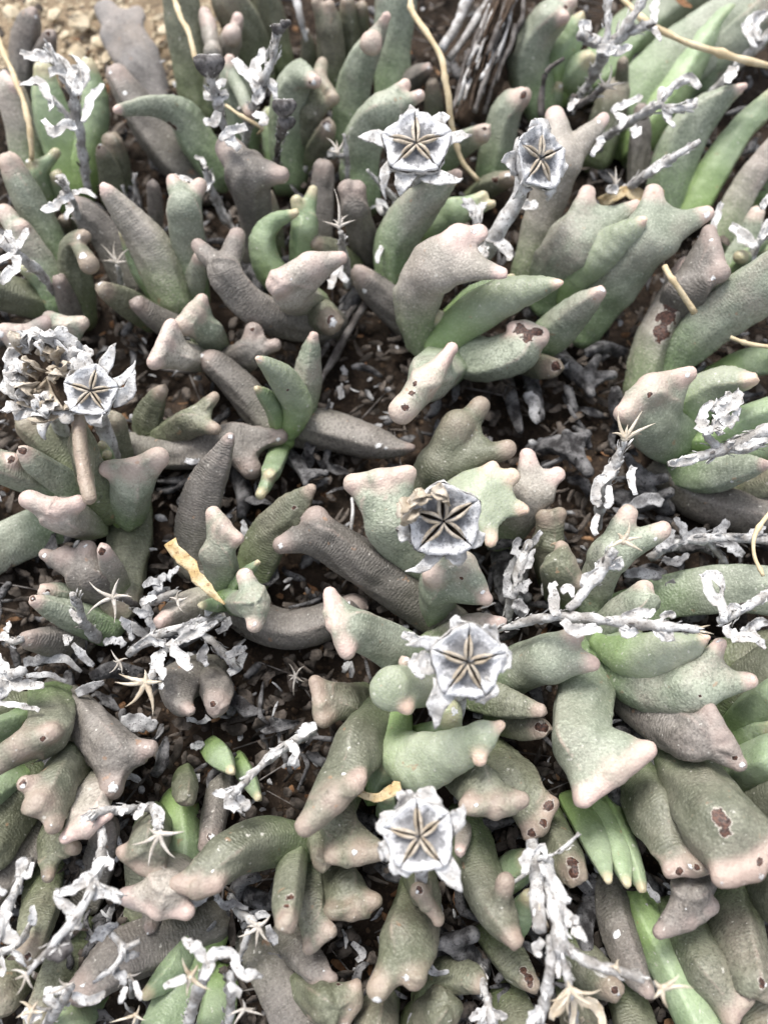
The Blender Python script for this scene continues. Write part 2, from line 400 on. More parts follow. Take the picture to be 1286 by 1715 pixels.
        return d+am*(np.sin(x[:, 0]*1.1+x[:, 1]*0.7+ph[0])*np.sin(x[:, 1]*1.3+ph[1]+x[:, 2]*.5)+0.3*np.sin(x[:, 0]*4.1+x[:, 2]*3+ph[5])*np.sin(x[:, 1]*4.6+ph[1])+0.5*np.sin(x[:, 2]*2.3+x[:, 0]*1.9+ph[2])*np.sin(x[:, 1]*2.6-x[:, 0]+ph[3]))
    cell = max(min(np.median(allp[:, 3])/6.8, rmax/6.8), 0.00020)
    V, Fc = surface_nets(f, lo, hi, cell)
    # settle the vertices on the surface
    eps = cell*0.2
    for _ in range(2):
        d = f(V); g = np.stack([f(V+eps*np.eye(3)[i])-d for i in range(3)], 1)/eps
        g2 = np.maximum((g*g).sum(1), 0.2); V = V-(np.clip(d, -cell*.7, cell*.7)/g2)[:, None]*g
    # attributes
    dm = 1e9*np.ones(len(V)); s = np.zeros(len(V))
    for i in range(len(path)-1):
        d, t = seg_d(V, path[i, :3], path[i+1, :3], 0, 0); w = d < dm
        dm = np.where(w, d, dm); s = np.where(w, arc[i]+t*(arc[i+1]-arc[i]), s)
    ends = [t for t in T] or [end]
    sharp = len(T) == 1 and end[3] < 0.6*rmax
    if sharp: ends = T+[end]
    tip = np.zeros(len(V))
    pxs = [(a[0], a[1]) for a in nums(teeth)] or [(m[-1][0], m[-1][1])]
    if sharp: pxs.append((m[-1][0], m[-1][1]))
    vis = [-15 < a < W+15 and -15 < b < H+15 for a, b in pxs]
    for t, inside in zip(ends, vis):
        if not inside: continue
        R = min(t[3]*0.95+rmax*0.22, rmax*0.85)
        dd = np.linalg.norm(V-t[:3], axis=1); tip = np.maximum(tip, np.exp(-(dd/R)**2*0.9))
    if mode == 'h':
        for a, b in zip(T[:-1], T[1:]):
            e, _ = seg_d(V, a[:3], b[:3], 0, 0); tip = np.maximum(tip, 0.85*np.exp(-(np.maximum(e-0.22*rmax, 0)/(rmax*0.27))**2))
    if fl == 1.0:
        cc = np.zeros_like(V); dm = 1e9*np.ones(len(V))
        for i in range(len(path)-1):
            e, t = seg_d(V, path[i, :3], path[i+1, :3], 0, 0); w = e < dm; dm = np.where(w, e, dm)
            cc = np.where(w[:, None], path[i, :3]+t[:, None]*(path[i+1, :3]-path[i, :3]), cc)
        th = np.arctan2((V-cc)@k2, (V-cc)@k1); ed = np.clip((poly(th)-0.74)/0.2, 0, 1)
        tip = np.maximum(tip, 0.55*ed*np.clip((s/max(arc[-1], 1e-9)-0.5)/0.4, 0, 1)*any(vis))
    scar = np.zeros(len(V)); white = np.zeros(len(V))
    cp = np.array(CAM); fw, rt, up = np.array(FWD), np.array(RIGHT), np.array(UP)
    def surf(x, y):
        q = V-cp; dz = q@fw; X = W/2+F*(q@rt)/dz; Y = H/2-F*(q@up)/dz
        e = np.hypot(X-x, Y-y); near = e < max(e.min()+4, 6)
        i = np.where(near)[0][np.argmin(dz[near])]; return V[i]
    for sp in spots.split(','):
        if not sp.strip(): continue
        kind, x, y, r = sp.split(); c = surf(float(x), float(y)); R = float(r)*px(Vector(c))*1.2
        a = np.clip(1-np.linalg.norm(V-c, axis=1)/R, 0, 1)
        if kind == 'r': scar = np.maximum(scar, a)
        else: white = np.maximum(white, a)
    if 'w' not in spots:
        for t in ends:
            if RNG.rand() < 0.3:
                c = t[:3]+np.array(UP)*t[3]*RNG.uniform(-.5, .9)-fw*t[3]*0.7+rt*t[3]*RNG.uniform(-.6, .6)
                white = np.maximum(white, np.clip(1-np.linalg.norm(V-c, axis=1)/(t[3]*RNG.uniform(.4, .8)), 0, 1))
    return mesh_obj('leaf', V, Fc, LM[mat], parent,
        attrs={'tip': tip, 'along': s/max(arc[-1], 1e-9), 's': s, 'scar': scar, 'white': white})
def shoot(label, leaves, cat='succulent'):
    b = np.mean([np.array(at(*nums(l[3])[0][:2], l[1])) for l in leaves], axis=0); b[2] = 0.001
    r = empty('succulent_shoot', b); tag(r, label, cat, 'succulent shoots of the mat')
    for l in leaves: build_leaf(l, r)
    return r
# ------------------------------------------------------------------ succulent shoots (photo pixels, heights in mm)
# -- top left
shoot('rough brown leaf stump beside the pebbles in the top left corner', [
 L('b',5,20,'36 150 24,42 90 24,50 45 21,57 20 8', spots='w 66 32 5'), L('b',6,18,'60 130 20,78 85 17,85 62 12', spots='r 86 62 6')])
shoot('mauve green blunt leaf cut by the left edge below the leaning straw', [
 L('m',6,20,'52 285 27,38 220 27,22 165 25,14 135 16','8 128 8,28 146 7','h')])
shoot('pale grey green finger leaf leaning left with a round pinkish end', [
 L('g',6,24,'108 460 28,78 390 28,45 325 27,20 275 20')])
shoot('bright green leaves standing behind the first white dry flower stalk', [
 L('f',4,22,'128 318 30,100 245 31,82 180 29,72 120 17'), L('f',4,20,'132 318 28,150 235 26,158 165 22,146 108 11','150 112 9'),
 L('f',6,17,'80 345 18,70 305 19,55 278 10','53 274 8,94 256 7'), L('f',4,14,'118 350 16,104 320 15,97 295 11'),
 L('o',3,12,'120 390 18,112 378 15,108 368 10')])
shoot('thick brown grey leaf lying under the green hooked leaf', [
 L('b',3,19,'335 315 30,275 250 32,228 180 28,197 130 20', spots='w 185 122 6,w 213 155 6'),
 L('o',3,15,'205 330 24,198 280 24,190 240 18')])
shoot('hooked green leaf pointing left with a small rust red scar', [
 L('g',6,30,'365 290 30,330 240 30,305 195 27,262 177 18,212 182 12,195 185 6', spots='r 287 220 8,r 285 212 6')])
shoot('dead flat grey forked leaf lying on the pale gravel', [
 L('d',3,9,'262 175 28,240 120 36,212 70 36,195 45 30','180 20 17,228 28 17','f',0.45)])
shoot('dark green upright leaves behind the round seed head', [
 L('o',4,24,'335 190 32,322 110 34,308 40 33,300 -20 30'), L('m',4,20,'352 190 18,362 110 16,352 70 14','343 25 11,350 38 10')])
shoot('warty pinkish brown leaf tip between dark green leaves', [
 L('m',6,22,'372 140 20,380 95 21,396 45 12','398 32 9,388 58 14')])
shoot('tall dark leaves in shade right of the warty tip at the top edge', [
 L('o',3,20,'430 130 33,415 60 34,385 0 32'), L('o',3,18,'470 110 26,455 40 28,440 -20 26'), L('o',3,16,'400 150 14,380 110 15,350 65 9')])
shoot('grey green leaf with peach edge behind the second white stalk', [
 L('g',4,24,'412 260 26,402 190 27,388 130 22,385 100 9','420 190 10','f')])
shoot('small olive finger leaf with a dark pitted tip', [
 L('o',6,20,'192 330 22,186 295 21,175 262 15,170 250 9', spots='r 170 249 5')])
shoot('pale pointed leaf with a pink upper ridge, base bright green', [
 L('m',8,28,'292 500 34,268 435 37,235 385 31,190 330 17,176 314 9','','f'),
 L('f',4,18,'280 505 24,240 450 22,215 395 14'), L('g',4,17,'318 505 22,328 470 20,335 430 12')])
shoot('grey green upright leaf ending in two blunt points', [
 L('g',5,25,'325 500 28,320 430 30,313 365 30,308 335 26','290 303 11,334 313 12','f'), L('b',3,15,'262 400 12,260 340 13,257 312 11')])
shoot('brown leaf with a cracked tip under the small white stalk', [
 L('b',3,16,'222 480 28,190 410 28,150 362 25,128 340 13')])
shoot('olive brown curled leaf shaped like a bent thumb', [
 L('o',4,22,'132 530 28,128 475 27,116 432 22,122 405 16,142 396 11','150 443 15','f')])
shoot('wide dark green leaves at the left edge below the white bracts', [
 L('o',5,14,'92 512 28,45 500 31,-20 480 32'), L('g',7,20,'98 505 26,68 450 28,40 405 26,28 372 11','10 358 14,38 380 9'),
 L('f',7,15,'95 500 18,70 470 18,45 450 14')])
shoot('short grey leaf with a glossy pitted tip beside the curled leaf', [
 L('b',6,16,'125 530 20,112 500 18,101 470 12', spots='w 98 486 5')])
shoot('olive finger leaf pointing left with a pink end above the gap', [
 L('o',5,19,'250 530 25,210 505 25,175 485 15'), L('b',5,16,'298 555 24,262 535 21,232 510 14')])
shoot('pair of mauve saddle shaped leaves above the ragged capsule', [
 L('m',6,18,'55 640 24,44 600 24,42 570 20','10 556 13,42 562 15,78 540 10','h'), L('g',5,17,'115 620 22,112 580 22,108 558 18','84 532 10,112 546 15,138 541 10','h')])
shoot('two pink edged saddle leaves with fresh green in the cleft', [
 L('g',6,21,'360 590 24,350 560 26,335 532 22','339 503 9,325 525 14,306 546 14','h'),
 L('m',6,24,'345 600 25,310 598 26,285 590 22','287 545 10,276 575 12,259 607 11','h'), L('f',5,14,'350 590 15,335 572 13,322 560 6')])
shoot('brown grey leaf with a wide stag horn fork', [
 L('b',5,22,'555 545 30,480 535 31,425 512 30,385 470 29,374 450 27','397 395 13,333 412 11','F'), L('b',4,14,'340 440 12,338 430 11,332 405 8')])
shoot('olive V shaped pair of leaves over bare brown soil', [
 L('o',4,17,'262 745 28,250 705 26,262 670 18,272 654 12'), L('o',4,18,'262 742 30,305 715 26,335 695 22','359 664 8,361 718 9','f')])
shoot('long brown wrinkled leaves lying flat behind the green sprout', [
 L('b',6,10,'215 752 26,290 758 32,365 748 33,420 740 30','468 730 13,420 785 17','f', spots='w 470 738 5,w 424 792 4'),
 L('b',5,15,'455 720 30,405 655 29,365 615 24,348 602 15'),
 L('b',4,11,'480 715 36,550 722 36,622 742 29,665 750 16,690 750 8', spots='w 630 750 9,w 648 756 6')])
shoot('brown stub leaf with a ring pit above the green sprout', [
 L('b',4,15,'370 612 28,405 598 27,428 580 22','425 556 14,460 578 10','f', spots='r 427 553 6')])
shoot('finely wrinkled grey leaf standing alone with a white point', [
 L('b',4,24,'328 945 32,332 880 35,345 820 34,365 775 24,386 731 8','','f',1.0,'w 387 731 6')])
shoot('grey green cluster with a tan ridged leaf, under two capsules', [
 L('o',5,14,'150 800 32,95 750 31,50 715 26'),
 L('o',4,16,'205 805 22,200 750 21,192 705 18'),
 L('o',2,6,'212 820 38,222 890 38,212 950 37,204 1010 34'),
 L('g',2,6,'160 860 36,80 880 40,0 915 40,-60 950 40'),
 L('g',8,22,'110 825 30,50 800 31,-10 780 30','22 770 13','f', spots='r 22 772 9'),
 L('g',9,24,'155 840 27,100 800 25,62 775 21,42 757 13', spots='r 41 757 8'),
 L('g',10,22,'215 850 38,222 815 37,228 795 32','264 768 17,225 785 19,181 787 12','h'),
 L('o',11,32,'190 850 30,162 815 29,142 755 24,131 702 18','150 835 9,142 800 9,136 760 9,132 704 10','h'),
 L('f',8,14,'205 860 24,190 845 22,170 830 14'), L('f',10,20,'188 800 14,180 765 13,172 745 8','180 762 7'),
 L('m',10,25,'150 875 33,110 868 32,90 860 26','50 836 14,95 852 15,131 843 12','h')])
shoot('fresh green sprout with one pointed curved blade, centre left', [
 L('p',9,30,'484 718 20,498 680 27,478 640 26,450 612 16,432 600 5', spots='r 485 658 4', fl=0.75),
 L('f',8,22,'468 725 14,460 690 16,445 665 14,431 651 6'),
 L('g',7,22,'500 705 24,512 650 27,518 600 20,525 563 8'),
 L('f',3,16,'472 745 18,460 780 17,450 800 16','452 796 8,437 828 8','f'), L('f',6,9,'480 740 13,480 715 15,485 695 16')])
# -- top middle
shoot('cane shaped leaf with a torn pale lip at its hooked end', [
 L('g',4,26,'482 300 30,478 225 31,482 165 31,500 128 25,528 136 11', spots='w 522 142 6,r 515 140 6'), L('f',4,12,'470 290 26,462 240 24,455 200 20')])
shoot('gnarled narrow leaf beside the cane shaped leaf', [
 L('o',4,20,'488 275 26,515 205 22,540 165 14','540 106 8,535 130 11,558 165 9','h')])
shoot('tall narrow grey green leaf with a keeled pointed end', [
 L('g',4,28,'582 235 30,588 165 30,605 105 27,625 70 18,647 28 8','622 72 17','f')])
shoot('broad upright green leaf running out of the top edge', [
 L('g',4,26,'655 165 30,655 80 33,662 0 36,670 -60 34')])
shoot('crowd of narrow olive leaves at the top edge left of the broad green leaf', [
 L('o',3,22,'560 150 26,556 80 25,548 10 18','532 5 9,552 10 9','f'), L('o',3,20,'590 120 24,586 60 22,582 5 12'),
 L('o',3,18,'605 100 18,604 50 17,606 12 11'), L('o',3,14,'515 130 16,516 80 13,512 55 8')])
shoot('grey green bent leaf with a white crusted tooth, above the star capsule', [
 L('g',5,25,'605 330 32,600 260 34,622 205 33,660 175 27','678 144 10,702 160 9','f', spots='w 703 160 7')])
shoot('stub leaf with a round rusty scar at its end', [
 L('o',5,17,'528 280 24,535 245 22,548 215 16', spots='r 550 213 10')])
shoot('brown fan leaf with two horns below the dark twin seed head', [
 L('b',5,26,'430 425 28,428 360 29,418 305 36,412 278 34','382 250 20,470 292 13','f',0.8), L('o',3,14,'455 420 24,450 360 22,445 330 16')])
shoot('glossy green claw shaped leaves with orange tips', [
 L('f',6,24,'505 505 26,455 455 27,441 405 23,460 372 15,495 356 7'), L('f',5,22,'508 470 26,507 410 25,512 350 18','496 338 9,524 320 8','f')])
shoot('pink topped leaf lying level like a bent finger', [
 L('m',10,26,'520 505 30,490 492 31,474 480 27','466 476 19,520 446 21,571 431 9','h', spots='w 492 470 4'),
 L('o',5,15,'505 505 30,535 525 29,556 540 20', spots='r 556 540 12,r 560 536 9'), L('o',5,15,'590 450 20,555 420 19,528 408 12')])
shoot('dark rounded leaf under the spiky straw star', [
 L('b',4,21,'618 425 26,600 370 25,590 330 24', '580 318 14,600 318 14','f')])
shoot('dark mauve leaf in shade beside the orange tipped claw leaves', [
 L('b',3,15,'530 430 24,537 350 23,542 285 18')])
shoot('pale olive keeled leaf with a pink ridge, right below the star capsule', [
 L('g',8,30,'655 465 30,660 415 36,685 370 37,722 330 27,764 293 9')])
shoot('deep green leaf with two pink teeth beside the keeled leaf', [
 L('f',5,19,'705 410 27,745 370 27,785 342 21','808 330 9,823 342 7','f')])
shoot('round ended pinkish leaf behind the star capsule', [
 L('g',5,19,'740 275 22,775 240 21,808 222 16', spots='r 812 222 5,w 815 230 4'), L('o',3,12,'725 205 16,725 170 16,722 142 11')])
shoot('dark green leaf with a sunken pale scar left of the forked pink leaf', [
 L('g',5,21,'825 300 30,835 235 30,850 185 26,873 163 17', spots='r 872 162 9')])
shoot('small mauve leaf tip behind the bent leaf with the white tooth', [
 L('b',4,15,'670 150 20,695 130 18,716 115 9', spots='w 715 118 4')])
shoot('olive leaf with a red torn patch right of the star capsule', [
 L('o',4,16,'790 335 20,820 310 20,850 300 14', spots='r 822 302 9')])
# -- top right
shoot('upright grey green leaf with vivid green lobes, top right', [
 L('g',5,25,'905 175 34,880 110 37,900 55 32,940 12 22','955 5 9,945 30 9','f', spots='r 950 8 6'),
 L('f',5,20,'938 155 32,932 105 33,955 60 24,973 25 7'), L('f',6,17,'955 150 26,970 120 28,985 98 12','994 100 6'),
 L('f',4,10,'925 190 12,930 165 12,935 145 8')])
shoot('large blurred leaves reaching into the top right corner', [
 L('g',3,16,'1040 205 50,1110 125 52,1200 60 50,1300 0 46'), L('g',3,14,'1000 130 40,1060 60 42,1150 -10 40,1230 -60 40'),
 L('g',3,20,'1140 150 30,1210 90 36,1290 20 34'), L('f',3,18,'1060 240 36,1120 160 36,1190 50 26,1240 0 12')])
shoot('small pink tipped finger leaf beside the tan star husk', [
 L('o',5,19,'1034 200 14,1040 145 13,1043 105 10')])
shoot('pinkish leaf with a broad two horned end behind the tilted capsule', [
 L('m',5,27,'880 470 28,905 370 31,930 295 34,948 255 34','928 196 15,1008 203 11','F',0.75,'w 1008 202 7')])
shoot('long grey green leaf with a pointed end under the dry twig', [
 L('g',4,24,'1110 350 36,1125 270 38,1160 205 34,1205 165 20,1243 145 8')])
shoot('olive leaves in shade behind the bent twig', [
 L('o',3,12,'1000 260 30,1020 200 30,1030 160 26'), L('b',3,12,'1065 300 18,1070 230 18,1072 185 12')])
shoot('slanting green leaf with a pale edge near the right edge', [
 L('f',4,20,'1150 365 28,1200 280 27,1245 215 22,1300 165 20'), L('m',3,18,'1205 400 26,1250 310 24,1310 235 22'), L('f',3,12,'1260 330 20,1290 300 18,1320 280 16')])
shoot('broad flat leaf with three pink teeth holding a golden flake', [
 L('g',7,24,'915 500 34,938 435 44,985 385 42','982 328 12,1062 346 10','f',0.55)])
shoot('vivid green pointed blade in front of the three toothed leaf', [
 L('p',10,30,'945 500 14,960 465 28,1005 425 34,1050 390 23,1078 368 6', fl=0.7)])
shoot('broad leaf with two thick pale horns behind the green blade', [
 L('g',4,27,'975 550 36,1015 490 44,1060 430 46,1100 385 46','1092 328 14,1182 358 12','f',0.6)])
shoot('wrinkled brown leaf with a reddish blistered end', [
 L('b',4,26,'1105 570 25,1140 500 34,1168 450 36','1186 388 10,1206 458 14','h',1.0,'w 1188 466 6,w 1186 400 5')])
shoot('brown leaf with a long rust coloured wound', [
 L('m',4,20,'1075 650 30,1092 580 31,1125 510 28,1150 450 20', spots='r 1102 552 19,r 1111 532 20,r 1121 512 19,r 1133 492 15')])
shoot('grey tapering leaf with a white frosted tip beside the two horned leaf', [
 L('g',8,26,'892 582 30,925 556 34,968 516 26,1004 489 12','','f',1.0,'w 1008 488 7')])
shoot('large smooth grey green leaf sweeping in from the right edge', [
 L('g',5,28,'1120 640 20,1135 600 30,1170 555 40,1225 510 46,1320 450 48')])
shoot('small green leaf with a knob tip at the right edge', [
 L('f',4,18,'1225 470 24,1250 440 24,1300 420 24','1238 430 10'), L('g',4,14,'1200 480 24,1240 420 20,1265 360 14')])
shoot('big right hand shoot with a keeled leaf and green inner leaf', [
 L('g',8,26,'1130 735 44,1090 710 46,1070 675 40','1153 626 11,1090 650 22,1045 690 16','h',1.0,'w 1152 627 6,r 1090 665 8'),
 L('p',12,26,'1135 705 28,1165 670 38,1205 642 30,1258 636 12','','f'), L('f',5,18,'1200 640 28,1250 612 26,1320 598 26'),
 L('f',9,20,'1145 730 24,1180 735 28,1240 705 26,1310 680 24'),
 L('g',6,22,'1135 790 28,1190 795 36,1240 785 26,1284 778 8', spots='w 1225 812 5'),
 L('f',5,16,'1150 770 25,1210 760 30,1300 740 28'), L('b',3,10,'1120 800 38,1180 840 38,1300 870 40'), L('o',4,14,'1230 850 30,1300 800 30')])
# -- middle
shoot('pale fan leaf with three teeth above a dark gap, centre', [
 L('m',10,32,'710 570 30,695 520 36,712 465 44,755 425 46','765 398 22,800 393 14,842 457 9','f',0.55),
 L('p',12,31,'735 580 26,780 535 36,840 500 36,905 480 20,938 474 7', fl=0.7),
 L('f',9,24,'745 540 18,795 492 18,855 466 8'), L('f',8,16,'705 565 22,718 548 20,735 530 12'),
 L('g',6,20,'740 570 40,800 605 38,855 595 38,885 565 30','905 562 14,860 552 13','h',1.0,'r 868 552 13,r 882 558 17,r 897 560 14'),
 L('o',4,12,'860 590 28,900 610 24,925 615 18', spots='r 926 616 11'),
 L('g',8,27,'750 610 40,725 630 40,705 645 36','756 584 8,712 640 20,672 688 20','h',1.0,'r 688 660 11,r 676 684 10,r 697 645 9'),
 L('b',3,14,'700 545 36,660 510 31,625 480 26,604 458 16', spots='w 608 490 7')])
shoot('grey warted leaf with two stubby horns over the soil', [
 L('o',4,21,'700 860 30,715 805 33,755 755 36','765 715 26,804 680 15,850 752 14','f',0.9)])
shoot('flat pale green leaf with a toothed peach margin', [
 L('p',8,22,'735 870 36,775 835 46,815 830 42','823 784 11,856 798 11,880 854 9,824 905 10','f',0.5)])
shoot('mauve flat leaf with two lobes behind the toothed green leaf', [
 L('m',5,18,'840 890 36,875 845 38,895 812 34','882 766 13,932 796 12','f',0.55)])
shoot('leaf with a pink mushroom shaped end left of the broken capsule', [
 L('g',6,25,'765 975 38,710 935 42,660 885 42,640 835 36','593 810 15,640 806 18,683 792 12','h')])
shoot('long thick brown grey leaf with two knobs, in the middle', [
 L('b',5,18,'755 1045 36,680 990 39,615 945 39,555 905 37,520 888 30','472 912 14,530 868 20','f',1.0,'w 468 911 8')])
shoot('plump leaf with a beak like pink end under the broken capsule', [
 L('g',5,22,'730 1030 30,730 990 34,745 965 32','725 962 18,772 948 24,814 1003 10','h',1.0,'w 812 992 5,r 770 972 5')])
shoot('green leaf ending in a pink curved hatchet, centre', [
 L('g',8,28,'720 1130 38,660 1085 40,600 1055 36,575 1045 30','553 995 11,562 1045 16,582 1090 12','h'), L('b',5,14,'610 1060 12,592 1030 14,580 1012 10')])
shoot('dark brown curved leaf crossing the soil below the yellow strip', [
 L('b',3,8,'345 960 30,400 1020 33,460 1052 35,520 1050 34,590 1020 26')])
shoot('green wedge leaf with two dark rimmed tips over the soil', [
 L('o',4,17,'620 1180 34,585 1178 32,560 1172 26','528 1142 9,542 1203 14','h')])
shoot('lobed grey green leaf with one orange tooth beside the star capsule', [
 L('p',10,27,'760 1150 28,705 1150 36,655 1153 38','683 1186 12','f',0.6), L('g',8,24,'715 1135 18,690 1120 16,678 1110 12','676 1130 10'),
 L('m',6,18,'730 1080 30,790 1050 26,835 1045 14')])
shoot('broad flat leaf with an upturned peach point and saw teeth, below the star capsule', [
 L('p',12,30,'668 1200 22,664 1250 33,700 1276 50,755 1260 40,795 1240 28,815 1230 20','837 1214 6,804 1274 10','f',0.6),
 L('f',9,20,'700 1240 28,745 1225 26,755 1195 22'), L('f',6,16,'625 1330 20,640 1300 20,650 1280 16'), L('f',5,14,'645 1370 16,648 1350 17,650 1330 14')])
shoot('large leaf with a long pink edged hatchet end, lower middle', [
 L('g',6,26,'650 1180 38,605 1240 44,570 1300 42','606 1302 9,560 1340 22,511 1384 14','h',1.0,'w 575 1292 3')])
shoot('olive boot shaped leaf under the pink hatchet leaf', [
 L('o',6,20,'580 1320 32,565 1370 32,575 1410 34','556 1434 13,600 1430 17,643 1428 11','h')])
shoot('lower olive boot shaped leaf over the dark hollow', [
 L('o',3,14,'555 1440 33,575 1480 34,590 1505 35','558 1528 12,592 1524 17,624 1508 14','h')])
shoot('shoot with a finger leaf ending in a tan scar, lower middle', [
 L('g',8,27,'498 1405 25,490 1460 27,484 1510 26,481 1545 19', spots='r 482 1500 9,r 482 1512 7'),
 L('g',4,15,'512 1440 28,515 1500 29,520 1545 29','552 1558 12,518 1586 10','h'),
 L('g',9,23,'515 1410 32,450 1408 43,395 1425 40,350 1462 30','298 1480 12,330 1486 16,364 1482 12','h',1.0,'w 352 1455 5'),
 L('o',8,16,'510 1400 26,535 1410 25,540 1440 20')])
shoot('wide wrinkled olive leaf with two blunt toes', [
 L('o',3,18,'700 1480 34,688 1550 46,670 1610 48','634 1652 19,692 1640 19','f')])
shoot('leaf with two narrow tips and a glinting scar under the lowest capsule', [
 L('o',6,19,'700 1450 30,712 1490 27,722 1515 20','702 1492 13,733 1542 9','h',1.0,'r 697 1488 8,w 696 1492 4')])
shoot('pale leaf with a dripping pink tip right of the lowest capsule', [
 L('g',6,22,'780 1380 36,795 1450 38,825 1520 36,860 1575 16','846 1478 14','f'), L('f',5,14,'820 1490 30,860 1460 30,890 1440 18'),
 L('f',4,16,'850 1560 28,870 1530 24,886 1500 14'), L('m',6,18,'765 1370 18,775 1400 15,770 1425 10')])
shoot('pink rimmed hammer leaf below the broad peach pointed leaf', [
 L('g',7,25,'760 1275 36,800 1315 39,820 1335 36','784 1346 14,830 1352 18,872 1340 12','h',1.0,'w 796 1345 7')])
shoot('dark olive leaf with a corky scarred edge, lower middle', [
 L('o',4,16,'800 1260 42,850 1305 44,885 1345 40','925 1345 10,905 1380 13,882 1396 9','h',1.0,'r 918 1350 9,r 905 1375 10,r 890 1392 8')])
shoot('grey green leaf with two points right of the star capsule', [
 L('g',6,22,'835 1140 38,890 1110 42,945 1100 40','962 1062 14,992 1112 12','f',0.9),
 L('g',8,20,'780 1155 32,840 1175 30,905 1190 12'), L('g',6,16,'830 1200 25,875 1215 24,906 1220 18', spots='r 906 1218 12,r 898 1214 10')])
# -- right
shoot('big club shaped leaf standing down with a pale scalloped end', [
 L('g',4,24,'985 1090 44,978 1160 48,970 1230 50,975 1290 46','1084 1256 14,1030 1296 17,978 1338 13','h')])
shoot('mauve brown wrinkled leaf with a pink hatchet edge and white torn tip', [
 L('b',4,24,'1030 1150 30,1090 1195 36,1150 1230 40,1180 1245 34','1186 1190 12,1205 1235 18,1236 1278 12','h',1.0,'w 1240 1278 8,r 1228 1274 7')])
shoot('fresh green cup shaped leaf with peach margin over a two horned leaf', [
 L('p',12,27,'1010 1075 24,1045 1095 36,1095 1100 42,1145 1085 26,1184 1068 6', fl=0.75),
 L('g',8,24,'1015 1110 34,1075 1150 40,1140 1160 42,1170 1145 36','1202 1080 12,1254 1140 12','f',0.8,'r 1165 1165 4'),
 L('g',6,20,'1000 1085 32,1035 1040 34,1075 1010 28','1080 985 13','f'), L('f',9,16,'1000 1110 22,1020 1075 22,1055 1058 18')])
shoot('grey leaf with two thick horns behind a straw star, right', [
 L('g',4,22,'985 1040 26,1005 960 32,1035 905 34','1050 862 16,1108 888 14','F',0.85,'w 1100 905 5')])
shoot('two stacked stubby olive leaves in shade, right of the centre', [
 L('o',4,16,'935 985 28,920 925 29,925 875 22','912 866 12,938 862 10','h'), L('o',7,21,'945 995 32,938 950 31','938 915 8,950 950 14,968 975 11','h')])
shoot('long grey leaf behind the horizontal dry twig at the right edge', [
 L('g',4,15,'1050 1020 34,1130 995 39,1220 985 42,1310 990 44'), L('o',3,12,'1180 1110 30,1240 1100 34,1310 1085 34')])
shoot('vivid green rosette at the right edge', [
 L('f',7,20,'1225 1230 30,1260 1195 36,1310 1165 40'), L('f',9,20,'1235 1250 24,1265 1230 20,1300 1225 20'), L('f',7,22,'1225 1320 30,1255 1290 45,1310 1270 50'),
 L('g',5,16,'1210 1200 30,1250 1150 36,1310 1110 40')])
shoot('three pronged fresh green leaves hanging down, lower right', [
 L('f',4,19,'960 1345 24,985 1390 25,1005 1435 20,1018 1474 8'), L('f',4,17,'990 1340 24,1020 1400 23,1040 1450 17,1049 1480 8'), L('f',4,16,'1015 1345 22,1045 1410 21,1065 1460 15,1074 1488 8')])
shoot('big grey green leaf with a crusted straight end, lower right', [
 L('g',4,22,'1060 1285 38,1095 1350 46,1130 1420 44','1122 1462 11,1155 1450 16,1185 1446 9','h',1.0,'r 1135 1455 9,w 1150 1450 7,r 1165 1447 8')])
shoot('largest flat leaf with a dark bruise and pale lower rim, lower right', [
 L('g',7,28,'1135 1230 46,1155 1300 55,1195 1370 66,1235 1415 58','1208 1472 12,1265 1455 15,1310 1410 16','h',0.8,'r 1200 1358 12,r 1206 1378 14,r 1212 1395 11,r 1272 1440 7'),
 L('g',7,24,'1200 1380 50,1260 1370 42,1320 1340 40')])
shoot('brown keeled leaf with a glossy pale ridge under the largest flat leaf', [
 L('b',4,18,'1185 1450 30,1155 1500 32','1185 1515 16,1150 1540 15,1104 1562 10','h',1.0,'w 1148 1525 4')])
shoot('long brown leaf hanging down behind the three pronged leaves', [
 L('b',3,13,'1020 1480 28,1035 1550 31,1060 1620 26,1086 1662 11', spots='w 1028 1560 9')])
shoot('long dark green leaf running to the bottom edge, lower right', [
 L('f',3,12,'1065 1510 34,1105 1590 38,1150 1670 42,1190 1760 42')])
shoot('grey leaf with a soft pale tip behind the brown keeled leaf', [
 L('g',4,15,'1130 1540 40,1175 1610 45,1215 1670 38','1248 1672 12,1225 1705 13','h'), L('o',3,11,'1190 1560 40,1240 1640 40,1290 1720 40')])
shoot('grey leaf with a black pit at its end near the right edge', [
 L('g',4,16,'1225 1490 44,1240 1570 46,1262 1640 34','1275 1655 16','f',1.0,'r 1276 1650 10,w 1284 1645 6'), L('g',4,16,'1260 1480 40,1320 1510 44')])
shoot('olive leaf with a torn brown streak below the pale dripping leaf', [
 L('o',3,12,'830 1570 34,862 1620 28,890 1650 14', spots='r 875 1620 9,r 882 1635 9,r 887 1647 7')])
shoot('olive leaf with a white rimmed pit above the brown star', [
 L('o',3,12,'950 1590 36,990 1625 36,1025 1655 20', spots='r 1026 1655 10,w 1038 1662 5')])
shoot('olive leaf with an oval bark coloured sore, left of the three pronged leaves', [
 L('o',4,17,'910 1370 36,940 1430 36,962 1462 22', spots='r 955 1440 13,r 962 1455 12')])
shoot('dim olive leaves along the bottom edge under the brown star', [
 L('o',2,10,'1040 1650 32,1060 1720 36,1080 1780 36'), L('o',2,9,'850 1680 36,880 1740 38'), L('o',2,9,'960 1650 30,980 1740 36')])
